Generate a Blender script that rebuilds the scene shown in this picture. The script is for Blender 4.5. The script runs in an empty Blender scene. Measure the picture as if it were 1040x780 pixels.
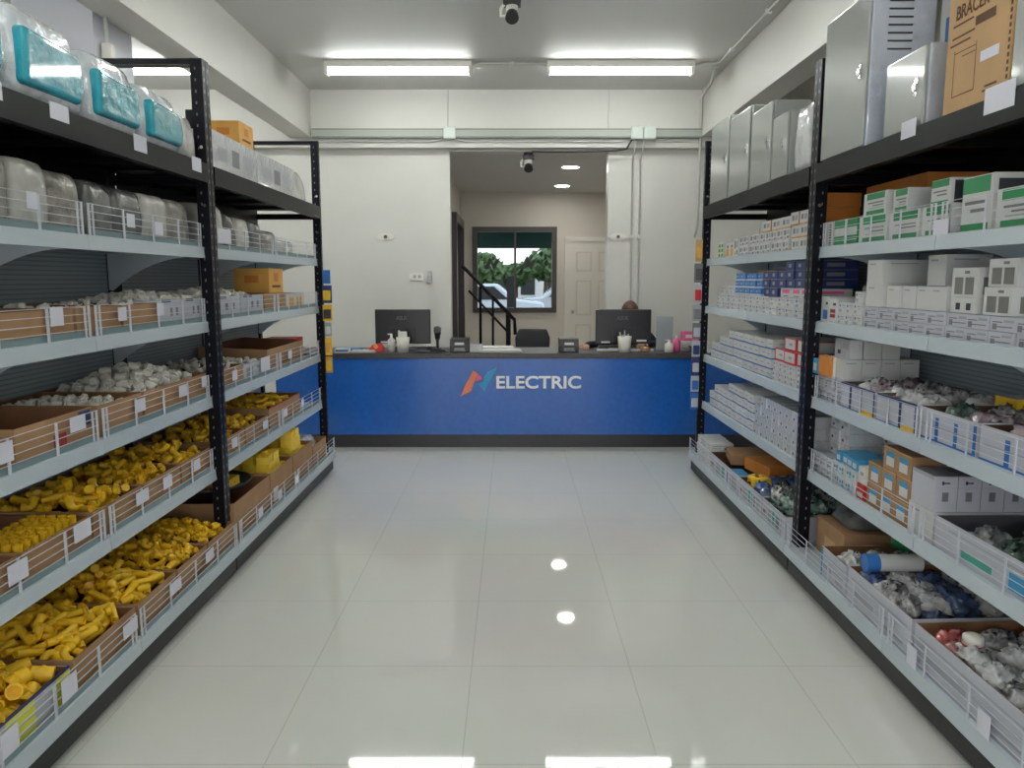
import bpy, bmesh, math, random
from mathutils import Vector, Matrix, Euler
R = random.Random(7)
scn = bpy.context.scene
COL = scn.collection
PI = math.pi

# ---------------------------------------------------------------- materials
def mat(name, col, rough=0.5, metal=0.0, spec=0.5, coat=0.0, noise=None, bump=None, trans=0.0, alpha=1.0, emit=None, estr=0.0):
    m = bpy.data.materials.new(name); m.use_nodes = True
    nt = m.node_tree; b = nt.nodes['Principled BSDF']
    b.inputs['Base Color'].default_value = (*col, 1)
    b.inputs['Roughness'].default_value = rough
    b.inputs['Metallic'].default_value = metal
    b.inputs['Specular IOR Level'].default_value = spec
    b.inputs['Coat Weight'].default_value = coat
    b.inputs['Coat Roughness'].default_value = 0.06
    b.inputs['Transmission Weight'].default_value = trans
    b.inputs['Alpha'].default_value = alpha
    if emit:
        b.inputs['Emission Color'].default_value = (*emit, 1); b.inputs['Emission Strength'].default_value = estr
    if noise or bump:
        tc = nt.nodes.new('ShaderNodeTexCoord')
    if noise:
        sc_, amt = noise
        n = nt.nodes.new('ShaderNodeTexNoise'); n.inputs['Scale'].default_value = sc_; n.inputs['Detail'].default_value = 4
        nt.links.new(tc.outputs['Object'], n.inputs['Vector'])
        r = nt.nodes.new('ShaderNodeValToRGB')
        r.color_ramp.elements[0].position = 0.3; r.color_ramp.elements[1].position = 0.7
        r.color_ramp.elements[0].color = (*[c * (1 - amt) for c in col], 1)
        r.color_ramp.elements[1].color = (*[min(1, c * (1 + amt)) for c in col], 1)
        nt.links.new(n.outputs['Fac'], r.inputs['Fac']); nt.links.new(r.outputs['Color'], b.inputs['Base Color'])
    if bump:
        sc_, st = bump
        n2 = nt.nodes.new('ShaderNodeTexNoise'); n2.inputs['Scale'].default_value = sc_; n2.inputs['Detail'].default_value = 3
        nt.links.new(tc.outputs['Object'], n2.inputs['Vector'])
        bp = nt.nodes.new('ShaderNodeBump'); bp.inputs['Strength'].default_value = st; bp.inputs['Distance'].default_value = 0.02
        nt.links.new(n2.outputs['Fac'], bp.inputs['Height']); nt.links.new(bp.outputs['Normal'], b.inputs['Normal'])
    return m

MT = {}
def D(name, *a, **k): MT[name] = mat(name, *a, **k)
D('wall_paint', (0.66, 0.65, 0.61), 0.35, noise=(1.2, 0.04))
D('wall_inner', (0.66, 0.62, 0.56), 0.5)
D('beam_paint', (0.64, 0.63, 0.59), 0.5, noise=(1.0, 0.03))
D('ceiling_paint', (0.60, 0.60, 0.58), 0.55, noise=(0.8, 0.03))
D('column_paint', (0.72, 0.73, 0.80), 0.45)
D('trunking', (0.38, 0.40, 0.36), 0.5)
D('conduit', (0.60, 0.60, 0.57), 0.4)
D('junction', (0.62, 0.68, 0.64), 0.4)
D('black_metal', (0.006, 0.006, 0.010), 0.35, spec=0.18)
D('black_beam', (0.005, 0.007, 0.007), 0.4, spec=0.15)
D('plinth', (0.022, 0.024, 0.024), 0.4, spec=0.3)
D('slot', (0.16, 0.17, 0.2), 0.4)  # upright slots, coloured lighter than the metal to paint their glint
D('shelf_paint', (0.54, 0.61, 0.66), 0.25)
D('shelf_ledge', (0.20, 0.29, 0.31), 0.4)
D('wire', (0.62, 0.64, 0.70), 0.3)
D('tag', (0.76, 0.76, 0.86), 0.35)
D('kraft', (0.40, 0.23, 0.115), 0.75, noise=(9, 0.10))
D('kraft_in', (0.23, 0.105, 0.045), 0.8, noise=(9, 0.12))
D('kraft_light', (0.58, 0.36, 0.17), 0.7, noise=(7, 0.06))
D('kraft_print', (0.12, 0.055, 0.02), 0.7)
D('orange_card', (0.62, 0.22, 0.035), 0.55, noise=(6, 0.08))
D('amber_card', (0.72, 0.38, 0.08), 0.6, noise=(12, 0.10))
D('yellow', (0.88, 0.54, 0.018), 0.38, noise=(20, 0.08))
D('yellow_pale', (0.86, 0.60, 0.05), 0.4)
D('yellow_print', (0.74, 0.74, 0.06), 0.45)
D('cream', (0.74, 0.73, 0.66), 0.4)
D('white_plastic', (0.80, 0.775, 0.70), 0.35)
D('white_card', (0.66, 0.66, 0.65), 0.5)
D('lilac_card', (0.54, 0.55, 0.61), 0.5)
D('grey_print', (0.20, 0.20, 0.22), 0.5)
D('pale_print', (0.38, 0.39, 0.43), 0.5)
D('dark_print', (0.04, 0.04, 0.05), 0.5)
D('monitor_mark', (0.10, 0.10, 0.11), 0.4)
D('window_print', (0.20, 0.20, 0.19), 0.4)
D('green', (0.02, 0.26, 0.09), 0.45)
D('teal_print', (0.06, 0.38, 0.30), 0.45)
D('navy', (0.02, 0.035, 0.16), 0.4)
D('blue', (0.03, 0.16, 0.50), 0.4)
D('sky_blue', (0.04, 0.32, 0.60), 0.4)
D('teal', (0.015, 0.36, 0.46), 0.2, coat=1.0, bump=(18, 0.5))
D('red', (0.58, 0.025, 0.03), 0.45)
D('dark_red', (0.34, 0.02, 0.025), 0.5)
D('pink', (0.80, 0.12, 0.32), 0.4)
D('clear_wrap', (0.72, 0.76, 0.80), 0.12, coat=1.0, bump=(22, 0.7))
D('wrap_white', (0.74, 0.75, 0.77), 0.15, coat=1.0, bump=(22, 0.6), noise=(12, 0.06))
D('grey_wrap', (0.33, 0.31, 0.28), 0.3, coat=0.4, bump=(18, 0.9), noise=(16, 0.4))
D('dark_wrap', (0.15, 0.155, 0.15), 0.25, coat=0.5, bump=(14, 0.6), noise=(11, 0.25))
D('pale_wrap', (0.60, 0.59, 0.55), 0.25, coat=0.6, bump=(14, 0.6), noise=(11, 0.12))
D('blue_wrap', (0.02, 0.05, 0.17), 0.12, coat=1.0, bump=(5, 0.25))
D('enclosure_grey', (0.37, 0.39, 0.365), 0.22, coat=0.4)
D('enclosure_film', (0.50, 0.54, 0.62), 0.15, coat=1.0, bump=(18, 0.6))
D('gap', (0.03, 0.03, 0.03), 0.6)
D('chrome', (0.75, 0.75, 0.76), 0.15, metal=1.0)
D('bag_mixed', (0.40, 0.40, 0.40), 0.18, coat=1.0, bump=(14, 0.9), noise=(26, 0.75))
D('bag_green', (0.10, 0.17, 0.14), 0.18, coat=1.0, bump=(14, 0.9), noise=(26, 0.8))
D('bag_white', (0.68, 0.68, 0.68), 0.15, coat=1.0, bump=(14, 0.9), noise=(24, 0.28))
D('bag_red', (0.42, 0.08, 0.08), 0.2, coat=1.0, bump=(14, 0.9), noise=(24, 0.4))
D('bag_blue', (0.10, 0.16, 0.34), 0.2, coat=1.0, bump=(14, 0.9), noise=(24, 0.5))
D('bag_mauve', (0.40, 0.30, 0.34), 0.2, coat=1.0, bump=(14, 0.9), noise=(24, 0.4))
D('counter_blue', (0.016, 0.115, 0.46), 0.16, spec=0.5, noise=(30, 0.08))
D('counter_top', (0.055, 0.050, 0.052), 0.4, noise=(30, 0.2))
D('counter_kick', (0.03, 0.028, 0.032), 0.35)
D('letter_white', (0.92, 0.93, 0.94), 0.35)
D('logo_orange', (0.85, 0.24, 0.12), 0.4)
D('logo_pink', (0.80, 0.10, 0.20), 0.4)
D('logo_blue', (0.03, 0.32, 0.62), 0.35)
D('screen_black', (0.014, 0.014, 0.018), 0.3)
D('black_plastic', (0.02, 0.02, 0.022), 0.4)
D('grey_plastic', (0.09, 0.09, 0.095), 0.45)
D('frame_brown', (0.055, 0.045, 0.042), 0.4)
D('door_paint', (0.74, 0.72, 0.66), 0.45)
D('skin', (0.55, 0.32, 0.22), 0.5)
D('hair', (0.10, 0.035, 0.018), 0.5)
D('navy_cloth', (0.012, 0.016, 0.045), 0.8)
D('trouser', (0.03, 0.03, 0.035), 0.8)
D('paper', (0.74, 0.73, 0.70), 0.6)
D('leaf', (0.06, 0.09, 0.035), 0.5)
D('tree_leaf', (0.10, 0.17, 0.06), 0.7, noise=(3, 0.4))
D('bark', (0.12, 0.08, 0.05), 0.8)
D('asphalt', (0.16, 0.16, 0.155), 0.8)
D('car_white', (0.60, 0.63, 0.67), 0.2, coat=0.5)
D('awning', (0.01, 0.05, 0.04), 0.5)
D('acrylic', (0.75, 0.82, 0.86), 0.08, trans=0.6)
D('tube', (1, 1, 1), 0.5, emit=(0.96, 1.0, 0.98), estr=34.0)
D('downlight', (1, 1, 1), 0.5, emit=(1.0, 0.97, 0.90), estr=85.0)
D('brown', (0.10, 0.05, 0.025), 0.6)
D('glass', (0.52, 0.56, 0.57), 0.0, trans=1.0)
MT['glass'].node_tree.nodes['Principled BSDF'].inputs['IOR'].default_value = 1.05

def floor_mat():
    m = mat('floor_tile', (0.5, 0.5, 0.47), 0.035, spec=0.4)
    nt = m.node_tree; b = nt.nodes['Principled BSDF']
    tc = nt.nodes.new('ShaderNodeTexCoord'); mp = nt.nodes.new('ShaderNodeMapping')
    mp.inputs['Location'].default_value = (0.753, 0.24, 0)
    nt.links.new(tc.outputs['Object'], mp.inputs['Vector'])
    br = nt.nodes.new('ShaderNodeTexBrick'); br.offset = 0.0; br.squash = 1.0
    br.inputs['Scale'].default_value = 1.0; br.inputs['Brick Width'].default_value = 0.6; br.inputs['Row Height'].default_value = 0.6
    br.inputs['Mortar Size'].default_value = 0.0022; br.inputs['Mortar Smooth'].default_value = 0.1
    br.inputs['Color1'].default_value = (0.78, 0.775, 0.73, 1); br.inputs['Color2'].default_value = (0.79, 0.785, 0.74, 1)
    br.inputs['Mortar'].default_value = (0.64, 0.635, 0.59, 1)
    nt.links.new(mp.outputs['Vector'], br.inputs['Vector'])
    n = nt.nodes.new('ShaderNodeTexNoise'); n.inputs['Scale'].default_value = 1.3; n.inputs['Detail'].default_value = 6
    nt.links.new(tc.outputs['Object'], n.inputs['Vector'])
    mx = nt.nodes.new('ShaderNodeMixRGB'); mx.blend_type = 'MULTIPLY'; mx.inputs['Fac'].default_value = 0.12
    nt.links.new(br.outputs['Color'], mx.inputs['Color1']); nt.links.new(n.outputs['Color'], mx.inputs['Color2'])
    nt.links.new(mx.outputs['Color'], b.inputs['Base Color'])
    MT['floor_tile'] = m
floor_mat()
def panel_mat():   # ribbed / perforated pale steel panel
    m = mat('back_panel', (0.30, 0.37, 0.43), 0.45)
    nt = m.node_tree; b = nt.nodes['Principled BSDF']
    tc = nt.nodes.new('ShaderNodeTexCoord')
    w = nt.nodes.new('ShaderNodeTexWave'); w.bands_direction = 'Z'; w.inputs['Scale'].default_value = 17.0
    nt.links.new(tc.outputs['Object'], w.inputs['Vector'])
    r = nt.nodes.new('ShaderNodeValToRGB')
    r.color_ramp.elements[0].position = 0.12; r.color_ramp.elements[0].color = (0.27, 0.33, 0.37, 1)
    r.color_ramp.elements[1].position = 0.35; r.color_ramp.elements[1].color = (0.42, 0.49, 0.54, 1)
    nt.links.new(w.outputs['Fac'], r.inputs['Fac']); nt.links.new(r.outputs['Color'], b.inputs['Base Color'])
    MT['back_panel'] = m
panel_mat()

# ---------------------------------------------------------------- mesh builder
class MB:
    def __init__(s): s.v = []; s.f = []; s.m = []; s.mats = []; s.sm = []
    def mi(s, m):
        if m not in s.mats: s.mats.append(m)
        return s.mats.index(m)
    def add(s, vs, fs, m, smooth=False):
        o = len(s.v); s.v += [tuple(v) for v in vs]; k = s.mi(m)
        for f in fs: s.f.append([i + o for i in f]); s.m.append(k); s.sm.append(smooth)
        return s
    def box(s, x0, x1, y0, y1, z0, z1, m, mx=None):
        if x0 > x1: x0, x1 = x1, x0
        if y0 > y1: y0, y1 = y1, y0
        vs = [(x0, y0, z0), (x1, y0, z0), (x1, y1, z0), (x0, y1, z0), (x0, y0, z1), (x1, y0, z1), (x1, y1, z1), (x0, y1, z1)]
        if mx: vs = [mx @ Vector(v) for v in vs]
        return s.add(vs, [(0, 3, 2, 1), (4, 5, 6, 7), (0, 1, 5, 4), (1, 2, 6, 5), (2, 3, 7, 6), (3, 0, 4, 7)], m)
    def prism(s, poly, axis, a, b, m, smooth=False):
        # poly in the two other axes (order x,y,z without axis)
        def mk(p, t):
            q = list(p); q.insert(axis, t); return tuple(q)
        n = len(poly)
        vs = [mk(p, a) for p in poly] + [mk(p, b) for p in poly]
        fs = [tuple(range(n))[::-1], tuple(range(n, 2 * n))] + [(i, (i + 1) % n, n + (i + 1) % n, n + i) for i in range(n)]
        return s.add(vs, fs, m, smooth)
    def tube(s, pts, r, m, seg=8, caps=True, inner=None):
        pts = [Vector(p) for p in pts]; n = len(pts); rings = []
        rs = r if isinstance(r, (list, tuple)) else [r] * n
        up0 = None
        for i, p in enumerate(pts):
            t = (pts[min(i + 1, n - 1)] - pts[max(i - 1, 0)])
            if t.length < 1e-9: t = Vector((0, 0, 1))
            t.normalize()
            if up0 is None:
                up0 = Vector((0, 0, 1)) if abs(t.z) < 0.9 else Vector((1, 0, 0))
            u = t.cross(up0)
            if u.length < 1e-6: u = t.cross(Vector((0, 1, 0)))
            u.normalize(); w = u.cross(t).normalized(); up0 = w
            rings.append([p + (u * math.cos(2 * PI * k / seg) + w * math.sin(2 * PI * k / seg)) * rs[i] for k in range(seg)])
        vs = [v for rg in rings for v in rg]
        fs = [(i * seg + k, i * seg + (k + 1) % seg, (i + 1) * seg + (k + 1) % seg, (i + 1) * seg + k) for i in range(n - 1) for k in range(seg)]
        s.add(vs, fs, m, True)
        if inner:
            c = [(rings[0], pts[0], 1), (rings[-1], pts[-1], -1)]
            for ring, p, sg in c:
                q = [p + (v - p) * inner for v in ring]
                dirv = (pts[1] - pts[0] if sg == 1 else pts[-2] - pts[-1]); dirv = dirv.normalized() * rs[0] * 0.9
                q2 = [v + dirv for v in q]
                a = list(ring) + q + q2
                s.add(a, [(k, (k + 1) % seg, seg + (k + 1) % seg, seg + k) for k in range(seg)] + [(seg + k, seg + (k + 1) % seg, 2 * seg + (k + 1) % seg, 2 * seg + k) for k in range(seg)] + [tuple(range(2 * seg, 3 * seg))], m)
        elif caps:
            s.add(rings[0], [tuple(range(seg))], m); s.add(rings[-1], [tuple(range(seg))], m)
        return s
    def cyl(s, c, r, h, m, seg=16, axis=2, r2=None):
        p0 = Vector(c); p1 = Vector(c); p1[axis] += h
        return s.tube([p0, p1], [r, r if r2 is None else r2], m, seg)
    def lathe(s, c, prof, m, seg=20):
        vs = []; n = len(prof)
        for r, z in prof:
            for k in range(seg): vs.append((c[0] + r * math.cos(2 * PI * k / seg), c[1] + r * math.sin(2 * PI * k / seg), c[2] + z))
        fs = [(i * seg + k, i * seg + (k + 1) % seg, (i + 1) * seg + (k + 1) % seg, (i + 1) * seg + k) for i in range(n - 1) for k in range(seg)]
        return s.add(vs, fs, m, True)
    def quad(s, pts, m): return s.add(pts, [(0, 1, 2, 3)], m)
    def bounds(s):
        xs, ys, zs = zip(*s.v); return min(xs), max(xs), min(ys), max(ys), min(zs), max(zs)
    def mesh(s, name, origin=(0, 0, 0)):
        me = bpy.data.meshes.new(name); o = origin
        me.from_pydata([(v[0] - o[0], v[1] - o[1], v[2] - o[2]) for v in s.v], [], s.f)
        for m in s.mats: me.materials.append(MT[m])
        me.polygons.foreach_set('material_index', s.m); me.polygons.foreach_set('use_smooth', s.sm)
        bm = bmesh.new(); bm.from_mesh(me); bmesh.ops.recalc_face_normals(bm, faces=bm.faces); bm.to_mesh(me); bm.free()
        me.update(); return me
    def build(s, name, parent=None, bevel=0.0, seg=2):
        if parent is not None: o = WO[parent.name]
        else:
            b = s.bounds(); o = ((b[0] + b[1]) / 2, (b[2] + b[3]) / 2, b[4])
        ob = bpy.data.objects.new(name, s.mesh(name, o)); COL.objects.link(ob); WO[ob.name] = o
        if parent is not None: ob.parent = parent
        else: ob.location = o
        if bevel:
            bv = ob.modifiers.new('bevel', 'BEVEL'); bv.width = bevel; bv.segments = seg; bv.limit_method = 'ANGLE'; bv.harden_normals = False
        return ob
WO = {}
def tag(o, label, cat, group=None, kind=None):
    if label: o['label'] = label
    if cat: o['category'] = cat
    if group: o['group'] = group
    if kind: o['kind'] = kind
    return o
def struct(name, mb, **k):
    o = mb.build(name, **k); o['kind'] = 'structure'; return o
def thing(name, loc, label, cat, group=None):
    e = bpy.data.objects.new(name, None); COL.objects.link(e); e.location = loc; e.empty_display_size = 0.05
    WO[e.name] = tuple(loc); return tag(e, label, cat, group)
def inst(me, name, loc, rot=(0, 0, 0), label=None, cat=None, group=None, scale=1.0):
    o = bpy.data.objects.new(name, me); COL.objects.link(o); o.location = loc; o.rotation_euler = rot; o.scale = (scale,) * 3
    WO[o.name] = tuple(loc); return tag(o, label, cat, group)
def copytree(root, loc, label, group=None, rotz=0):
    c = root.copy(); COL.objects.link(c); c.location = loc; c.rotation_euler = (0, 0, rotz); c['label'] = label
    if group: c['group'] = group
    for ch in root.children:
        d = ch.copy(); COL.objects.link(d); d.parent = c
        for g in ch.children:
            e = g.copy(); COL.objects.link(e); e.parent = d
    return c
ORD = ['first', 'second', 'third', 'fourth', 'fifth', 'sixth', 'seventh', 'eighth', 'ninth', 'tenth', 'eleventh', 'twelfth', 'thirteenth', 'fourteenth', 'fifteenth', 'sixteenth', 'seventeenth', 'eighteenth']

def text_mesh(txt, size, extrude, m, bold=0.0):
    cu = bpy.data.curves.new('lettering', 'FONT'); cu.body = txt; cu.size = size; cu.extrude = extrude; cu.offset = bold
    cu.align_x = 'CENTER'; cu.align_y = 'CENTER'
    ob = bpy.data.objects.new('tmp', cu); COL.objects.link(ob)
    bpy.context.view_layer.update()
    me = bpy.data.meshes.new_from_object(ob.evaluated_get(bpy.context.evaluated_depsgraph_get()))
    COL.objects.unlink(ob); bpy.data.objects.remove(ob)
    me.materials.clear(); me.materials.append(MT[m]); me.name = 'lettering'
    return me
def put_text(name, txt, size, width, extrude, m, loc, rot, parent, bold=0.0):
    me = text_mesh(txt, size, extrude, m, bold)
    xs = [v.co.x for v in me.vertices]; sc = width / (max(xs) - min(xs))
    for v in me.vertices: v.co.x *= sc
    cx = (max(xs) + min(xs)) / 2 * sc
    for v in me.vertices: v.co.x -= cx
    o = bpy.data.objects.new(name, me); COL.objects.link(o)
    po = WO[parent.name]
    M = Matrix.Translation(Vector(loc) - Vector(po)) @ Euler(rot).to_matrix().to_4x4()
    me.transform(M); o.parent = parent; WO[o.name] = po
    return o

# ---------------------------------------------------------------- room shell
H = 3.34
m = MB().box(-5.3, 2.9, -6.1, 12.0, -0.12, 0.0, 'floor_tile'); fl = m.build('floor'); fl['kind'] = 'structure'
# keep the tile pattern tied to world axes
for v in fl.data.vertices: v.co.x += fl.location.x; v.co.y += fl.location.y; v.co.z += fl.location.z
fl.location = (0, 0, 0)
m = MB().box(-5.3, 2.9, -6.1, 8.3, H, H + 0.15, 'ceiling_paint')
for y in (5.02, 2.6): m.box(-1.9, 1.8, y, y + 0.006, H - 0.002, H, 'grey_print')
struct('ceiling', m)
struct('ceiling_alcove', MB().box(-1.0, 2.2, 8.3, 12.0, 2.76, 2.9, 'ceiling_paint'))
struct('wall_left', MB().box(-5.3, -5.15, -6.1, 8.3, 0, H, 'wall_paint'))
struct('wall_right', MB().box(2.75, 2.9, -6.1, 8.3, 0, H, 'wall_paint'))
m = MB().box(-5.15, -0.64, 8.12, 8.3, 0, H, 'wall_paint').box(0.99, 2.75, 8.12, 8.3, 0, H, 'wall_paint').box(-0.64, 0.99, 8.12, 8.3, 2.76, H, 'wall_paint')
struct('wall_back', m)
# alcove walls
wx0, wx1, wz0, wz1 = -0.58, 0.66, 0.98, 2.23
dx0, dx1, dz = 0.87, 1.65, 2.03
m = MB().box(-0.93, wx0, 11.85, 12.0, 0, 2.76, 'wall_inner').box(wx0, wx1, 11.85, 12.0, 0, wz0, 'wall_inner').box(wx0, wx1, 11.85, 12.0, wz1, 2.76, 'wall_inner')
m.box(wx1, 2.2, 11.85, 12.0, 0, 2.76, 'wall_inner')
struct('wall_alcove_back', m)
struct('wall_alcove_left', MB().box(-0.93, -0.78, 8.3, 11.85, 0, 2.76, 'wall_inner'))
struct('wall_alcove_right', MB().box(2.05, 2.2, 8.3, 11.85, 0, 2.76, 'wall_inner'))
# front of the shop behind the camera: wide glazed opening
m = MB().box(-5.15, 2.75, -6.1, -5.95, 2.95, H, 'wall_paint').box(-5.15, -4.6, -6.1, -5.95, 0, 2.95, 'wall_paint').box(2.35, 2.75, -6.1, -5.95, 0, 2.95, 'wall_paint')
struct('wall_front', m)
m = MB()
for x in (-4.6, -2.9, -1.15, 0.6, 2.3): m.box(x, x + 0.06, -6.05, -5.99, 0, 2.95, 'frame_brown')
m.box(-4.6, 2.36, -6.05, -5.99, 2.2, 2.26, 'frame_brown')
struct('window_1', m)
# ceiling beams
struct('trim_1', MB().box(-2.24, -2.02, -5.95, 8.0, 2.88, H, 'beam_paint'))
struct('trim_2', MB().box(1.90, 2.12, -5.95, 8.0, 2.88, H, 'beam_paint'))
struct('trim_3', MB().box(-5.15, 2.75, 8.0, 8.12, 2.78, H, 'beam_paint'))
struct('trim_4', MB().box(-2.68, -2.25, 4.35, 4.78, 0, H, 'column_paint'))
struct('baseboard_alcove', MB().box(-0.78, 0.8, 11.83, 11.85, 0, 0.1, 'wall_inner'))
# alcove window
m = MB()
t = 0.055
m.box(wx0 - .02, wx0 + t, 11.80, 11.93, wz0 - .02, wz1 + .02, 'frame_brown').box(wx1 - t, wx1 + .02, 11.80, 11.93, wz0 - .02, wz1 + .02, 'frame_brown')
m.box(wx0 + t, wx1 - t, 11.80, 11.93, wz0 - .02, wz0 + t, 'frame_brown').box(wx0 + t, wx1 - t, 11.80, 11.93, wz1 - t, wz1 + .02, 'frame_brown')
m.box(0.03, 0.065, 11.83, 11.9, wz0 + t, wz1 - t, 'frame_brown')
wn = struct('window_2', m)
g = MB().box(wx0 + t, wx1 - t, 11.87, 11.876, wz0 + t, wz1 - t, 'glass').build('pane', wn)
for cx in (-0.29, 0.27):   # the shop mark on the panes
    q = MB()
    q.prism([(cx - .13, 1.62), (cx - .07, 1.62), (cx - .01, 1.76), (cx - .05, 1.79)], 1, 11.850, 11.856, 'dark_print')
    q.prism([(cx - .02, 1.66), (cx + .02, 1.60), (cx + .12, 1.80), (cx + .04, 1.75)], 1, 11.850, 11.856, 'dark_print')
    q.prism([(cx - .05, 1.79), (cx - .01, 1.76), (cx + .02, 1.62), (cx - .01, 1.64)], 1, 11.8502, 11.8558, 'dark_print')
    q.build('window_mark', wn)
# alcove doors
m = MB().box(dx0, dx1, 11.81, 11.85, 0, dz, 'door_paint')
for (a, b) in ((0.10, 0.34), (0.44, 0.68)):
    for (z0, z1) in ((0.18, 0.78), (0.92, 1.45), (1.58, 1.88)):
        m.box(dx0 + a, dx0 + b, 11.802, 11.812, z0, z1, 'wall_inner').box(dx0 + a + .025, dx0 + b - .025, 11.795, 11.804, z0 + .025, z1 - .025, 'door_paint')
d1 = struct('door_1', m)
mm = MB()
mm.box(dx0 - .07, dx0, 11.79, 11.85, 0, dz + .07, 'door_paint').box(dx1, dx1 + .07, 11.79, 11.85, 0, dz + .07, 'door_paint').box(dx0, dx1, 11.79, 11.85, dz, dz + .07, 'door_paint')
mm.build('door_frame', d1)
MB().lathe((0, 0, 0), [(0.0, 0), (0.012, 0), (0.012, .03), (.028, .045), (.028, .07), (0, .08)], 'chrome', 12)
k = MB().cyl((dx0 + .05, 11.80, 0.98), 0.025, -0.06, 'chrome', 12, axis=1); k.build('door_knob', d1)
m = MB().box(-0.78, -0.745, 9.45, 10.75, 0, 2.15, 'brown')
d2 = struct('door_2', m)
mm = MB().box(-0.78, -0.66, 9.35, 9.47, 0, 2.26, 'frame_brown').box(-0.78, -0.66, 10.73, 10.85, 0, 2.26, 'frame_brown').box(-0.78, -0.66, 9.47, 10.73, 2.15, 2.26, 'frame_brown')
mm.build('door_frame', d2)
k = MB().box(-0.745, -0.70, 9.6, 9.63, 0.9, 1.15, 'chrome'); k.build('door_handle', d2)
# stair with dark railing in the alcove
m = MB()
for i in range(4): m.box(-0.73, 0.10 - i * 0.22, 9.48, 10.3, i * 0.17, (i + 1) * 0.17, 'wall_inner')
struct('stair', m)
e = thing('stair_railing', (0.0, 9.3, 0), 'black metal stair railing sloping down in front of the inner window', 'railing')
MB().tube([(-.60, 9.3, 1.62), (-.54, 9.3, 1.57), (.03, 9.3, .98), (.04, 9.3, .80)], .022, 'black_metal', 8).build('handrail', e)
MB().tube([(-.52, 9.3, 1.33), (-.02, 9.3, .80)], .014, 'black_metal', 8).build('lower_rail', e)
for x, zt, r in ((-.38, 1.40, .017), (-.23, 1.24, .014), (-.045, 1.05, .03)): MB().tube([(x, 9.3, 0), (x, 9.3, zt)], r, 'black_metal', 8).build('post', e)

# outdoors beyond the inner window
struct('ground', MB().box(-60, 60, 12.01, 150, -0.2, -0.1, 'asphalt'))
o = MB().box(-1.2, 1.6, 12.05, 13.6, 2.35, 2.42, 'awning').box(-1.2, 1.6, 13.56, 13.6, 2.0, 2.35, 'awning').build('awning'); tag(o, 'dark green awning seen outside above the inner window', 'awning')
def tree(x, y, h, r, lab):
    e = thing('tree', (x, y, -.1), lab, 'tree')
    MB().tube([(x, y, -.1), (x + .05, y, h * .6)], [.14, .09], 'bark', 8).build('trunk', e)
    q = MB(); rr = random.Random(int(x * 10))
    for i in range(420):
        a = rr.uniform(0, 2 * PI); b = math.acos(rr.uniform(-1, 1)); d = r * rr.uniform(.6, 1.0)
        c = Vector((x + d * math.sin(b) * math.cos(a), y + d * math.sin(b) * math.sin(a), h * .75 + d * .7 * math.cos(b)))
        u = Vector((rr.uniform(-1, 1), rr.uniform(-1, 1), rr.uniform(-1, 1))).normalized() * .22; w = u.orthogonal().normalized() * .16
        q.quad([c - u, c - w, c + u, c + w], 'tree_leaf')
    q.build('foliage', e)
tree(-1.35, 34, 2.6, 1.0, 'leftmost leafy tree outside beyond the inner window')
tree(.15, 36, 2.2, .7, 'smallest leafy tree outside, in the middle of the window view')
tree(1.5, 35, 2.8, 1.0, 'round green tree outside behind the parked cars')
tree(1.72, 24, 2.9, .7, 'nearest leafy tree outside at the right of the window')
o = MB().box(-4.5, 5, 44, 46, -.1, 2.1, 'wall_paint').box(-4.7, 5.2, 43.9, 46.2, 2.1, 2.3, 'frame_brown')
for i in range(6): o.box(-4 + i * 1.5, -3.2 + i * 1.5, 43.97, 44, .6, 1.6, 'black_plastic')
tag(o.build('building'), 'low pale building far outside behind the trees', 'building')
tag(MB().box(-.10, .04, 15.0, 15.14, -.1, 1.52, 'black_plastic').box(-.13, .07, 14.97, 15.17, -.1, .05, 'grey_plastic').build('pillar'), 'dark pillar standing outside just beyond the inner window', 'pillar')
def car(x, y, lab):
    e = thing('car', (x, y, -.1), lab, 'car', None)
    prof = [(-2.1, .35), (-2.1, .8), (-1.9, .95), (-1.2, 1.0), (-.7, 1.42), (.8, 1.45), (1.3, 1.05), (2.05, .95), (2.1, .35)]
    MB().prism([(x + a, b - .1) for a, b in prof], 1, y - .85, y + .85, 'car_white').build('body', e, bevel=.06)
    MB().prism([(x - 1.0, 1.0 - .1), (x - .65, 1.36 - .1), (x + .72, 1.38 - .1), (x + 1.1, 1.04 - .1)], 1, y - .865, y - .84, 'black_plastic').build('side_window', e)
    for wx in (-1.3, 1.35): MB().cyl((x + wx, y - .88, .22), .32, .22, 'black_plastic', 20, axis=1).build('wheel', e)
car(-1.2, 21.5, 'silver car parked outside at the left of the inner window')
car(2.2, 26, 'silver car parked outside further right beyond the inner window')
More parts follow.
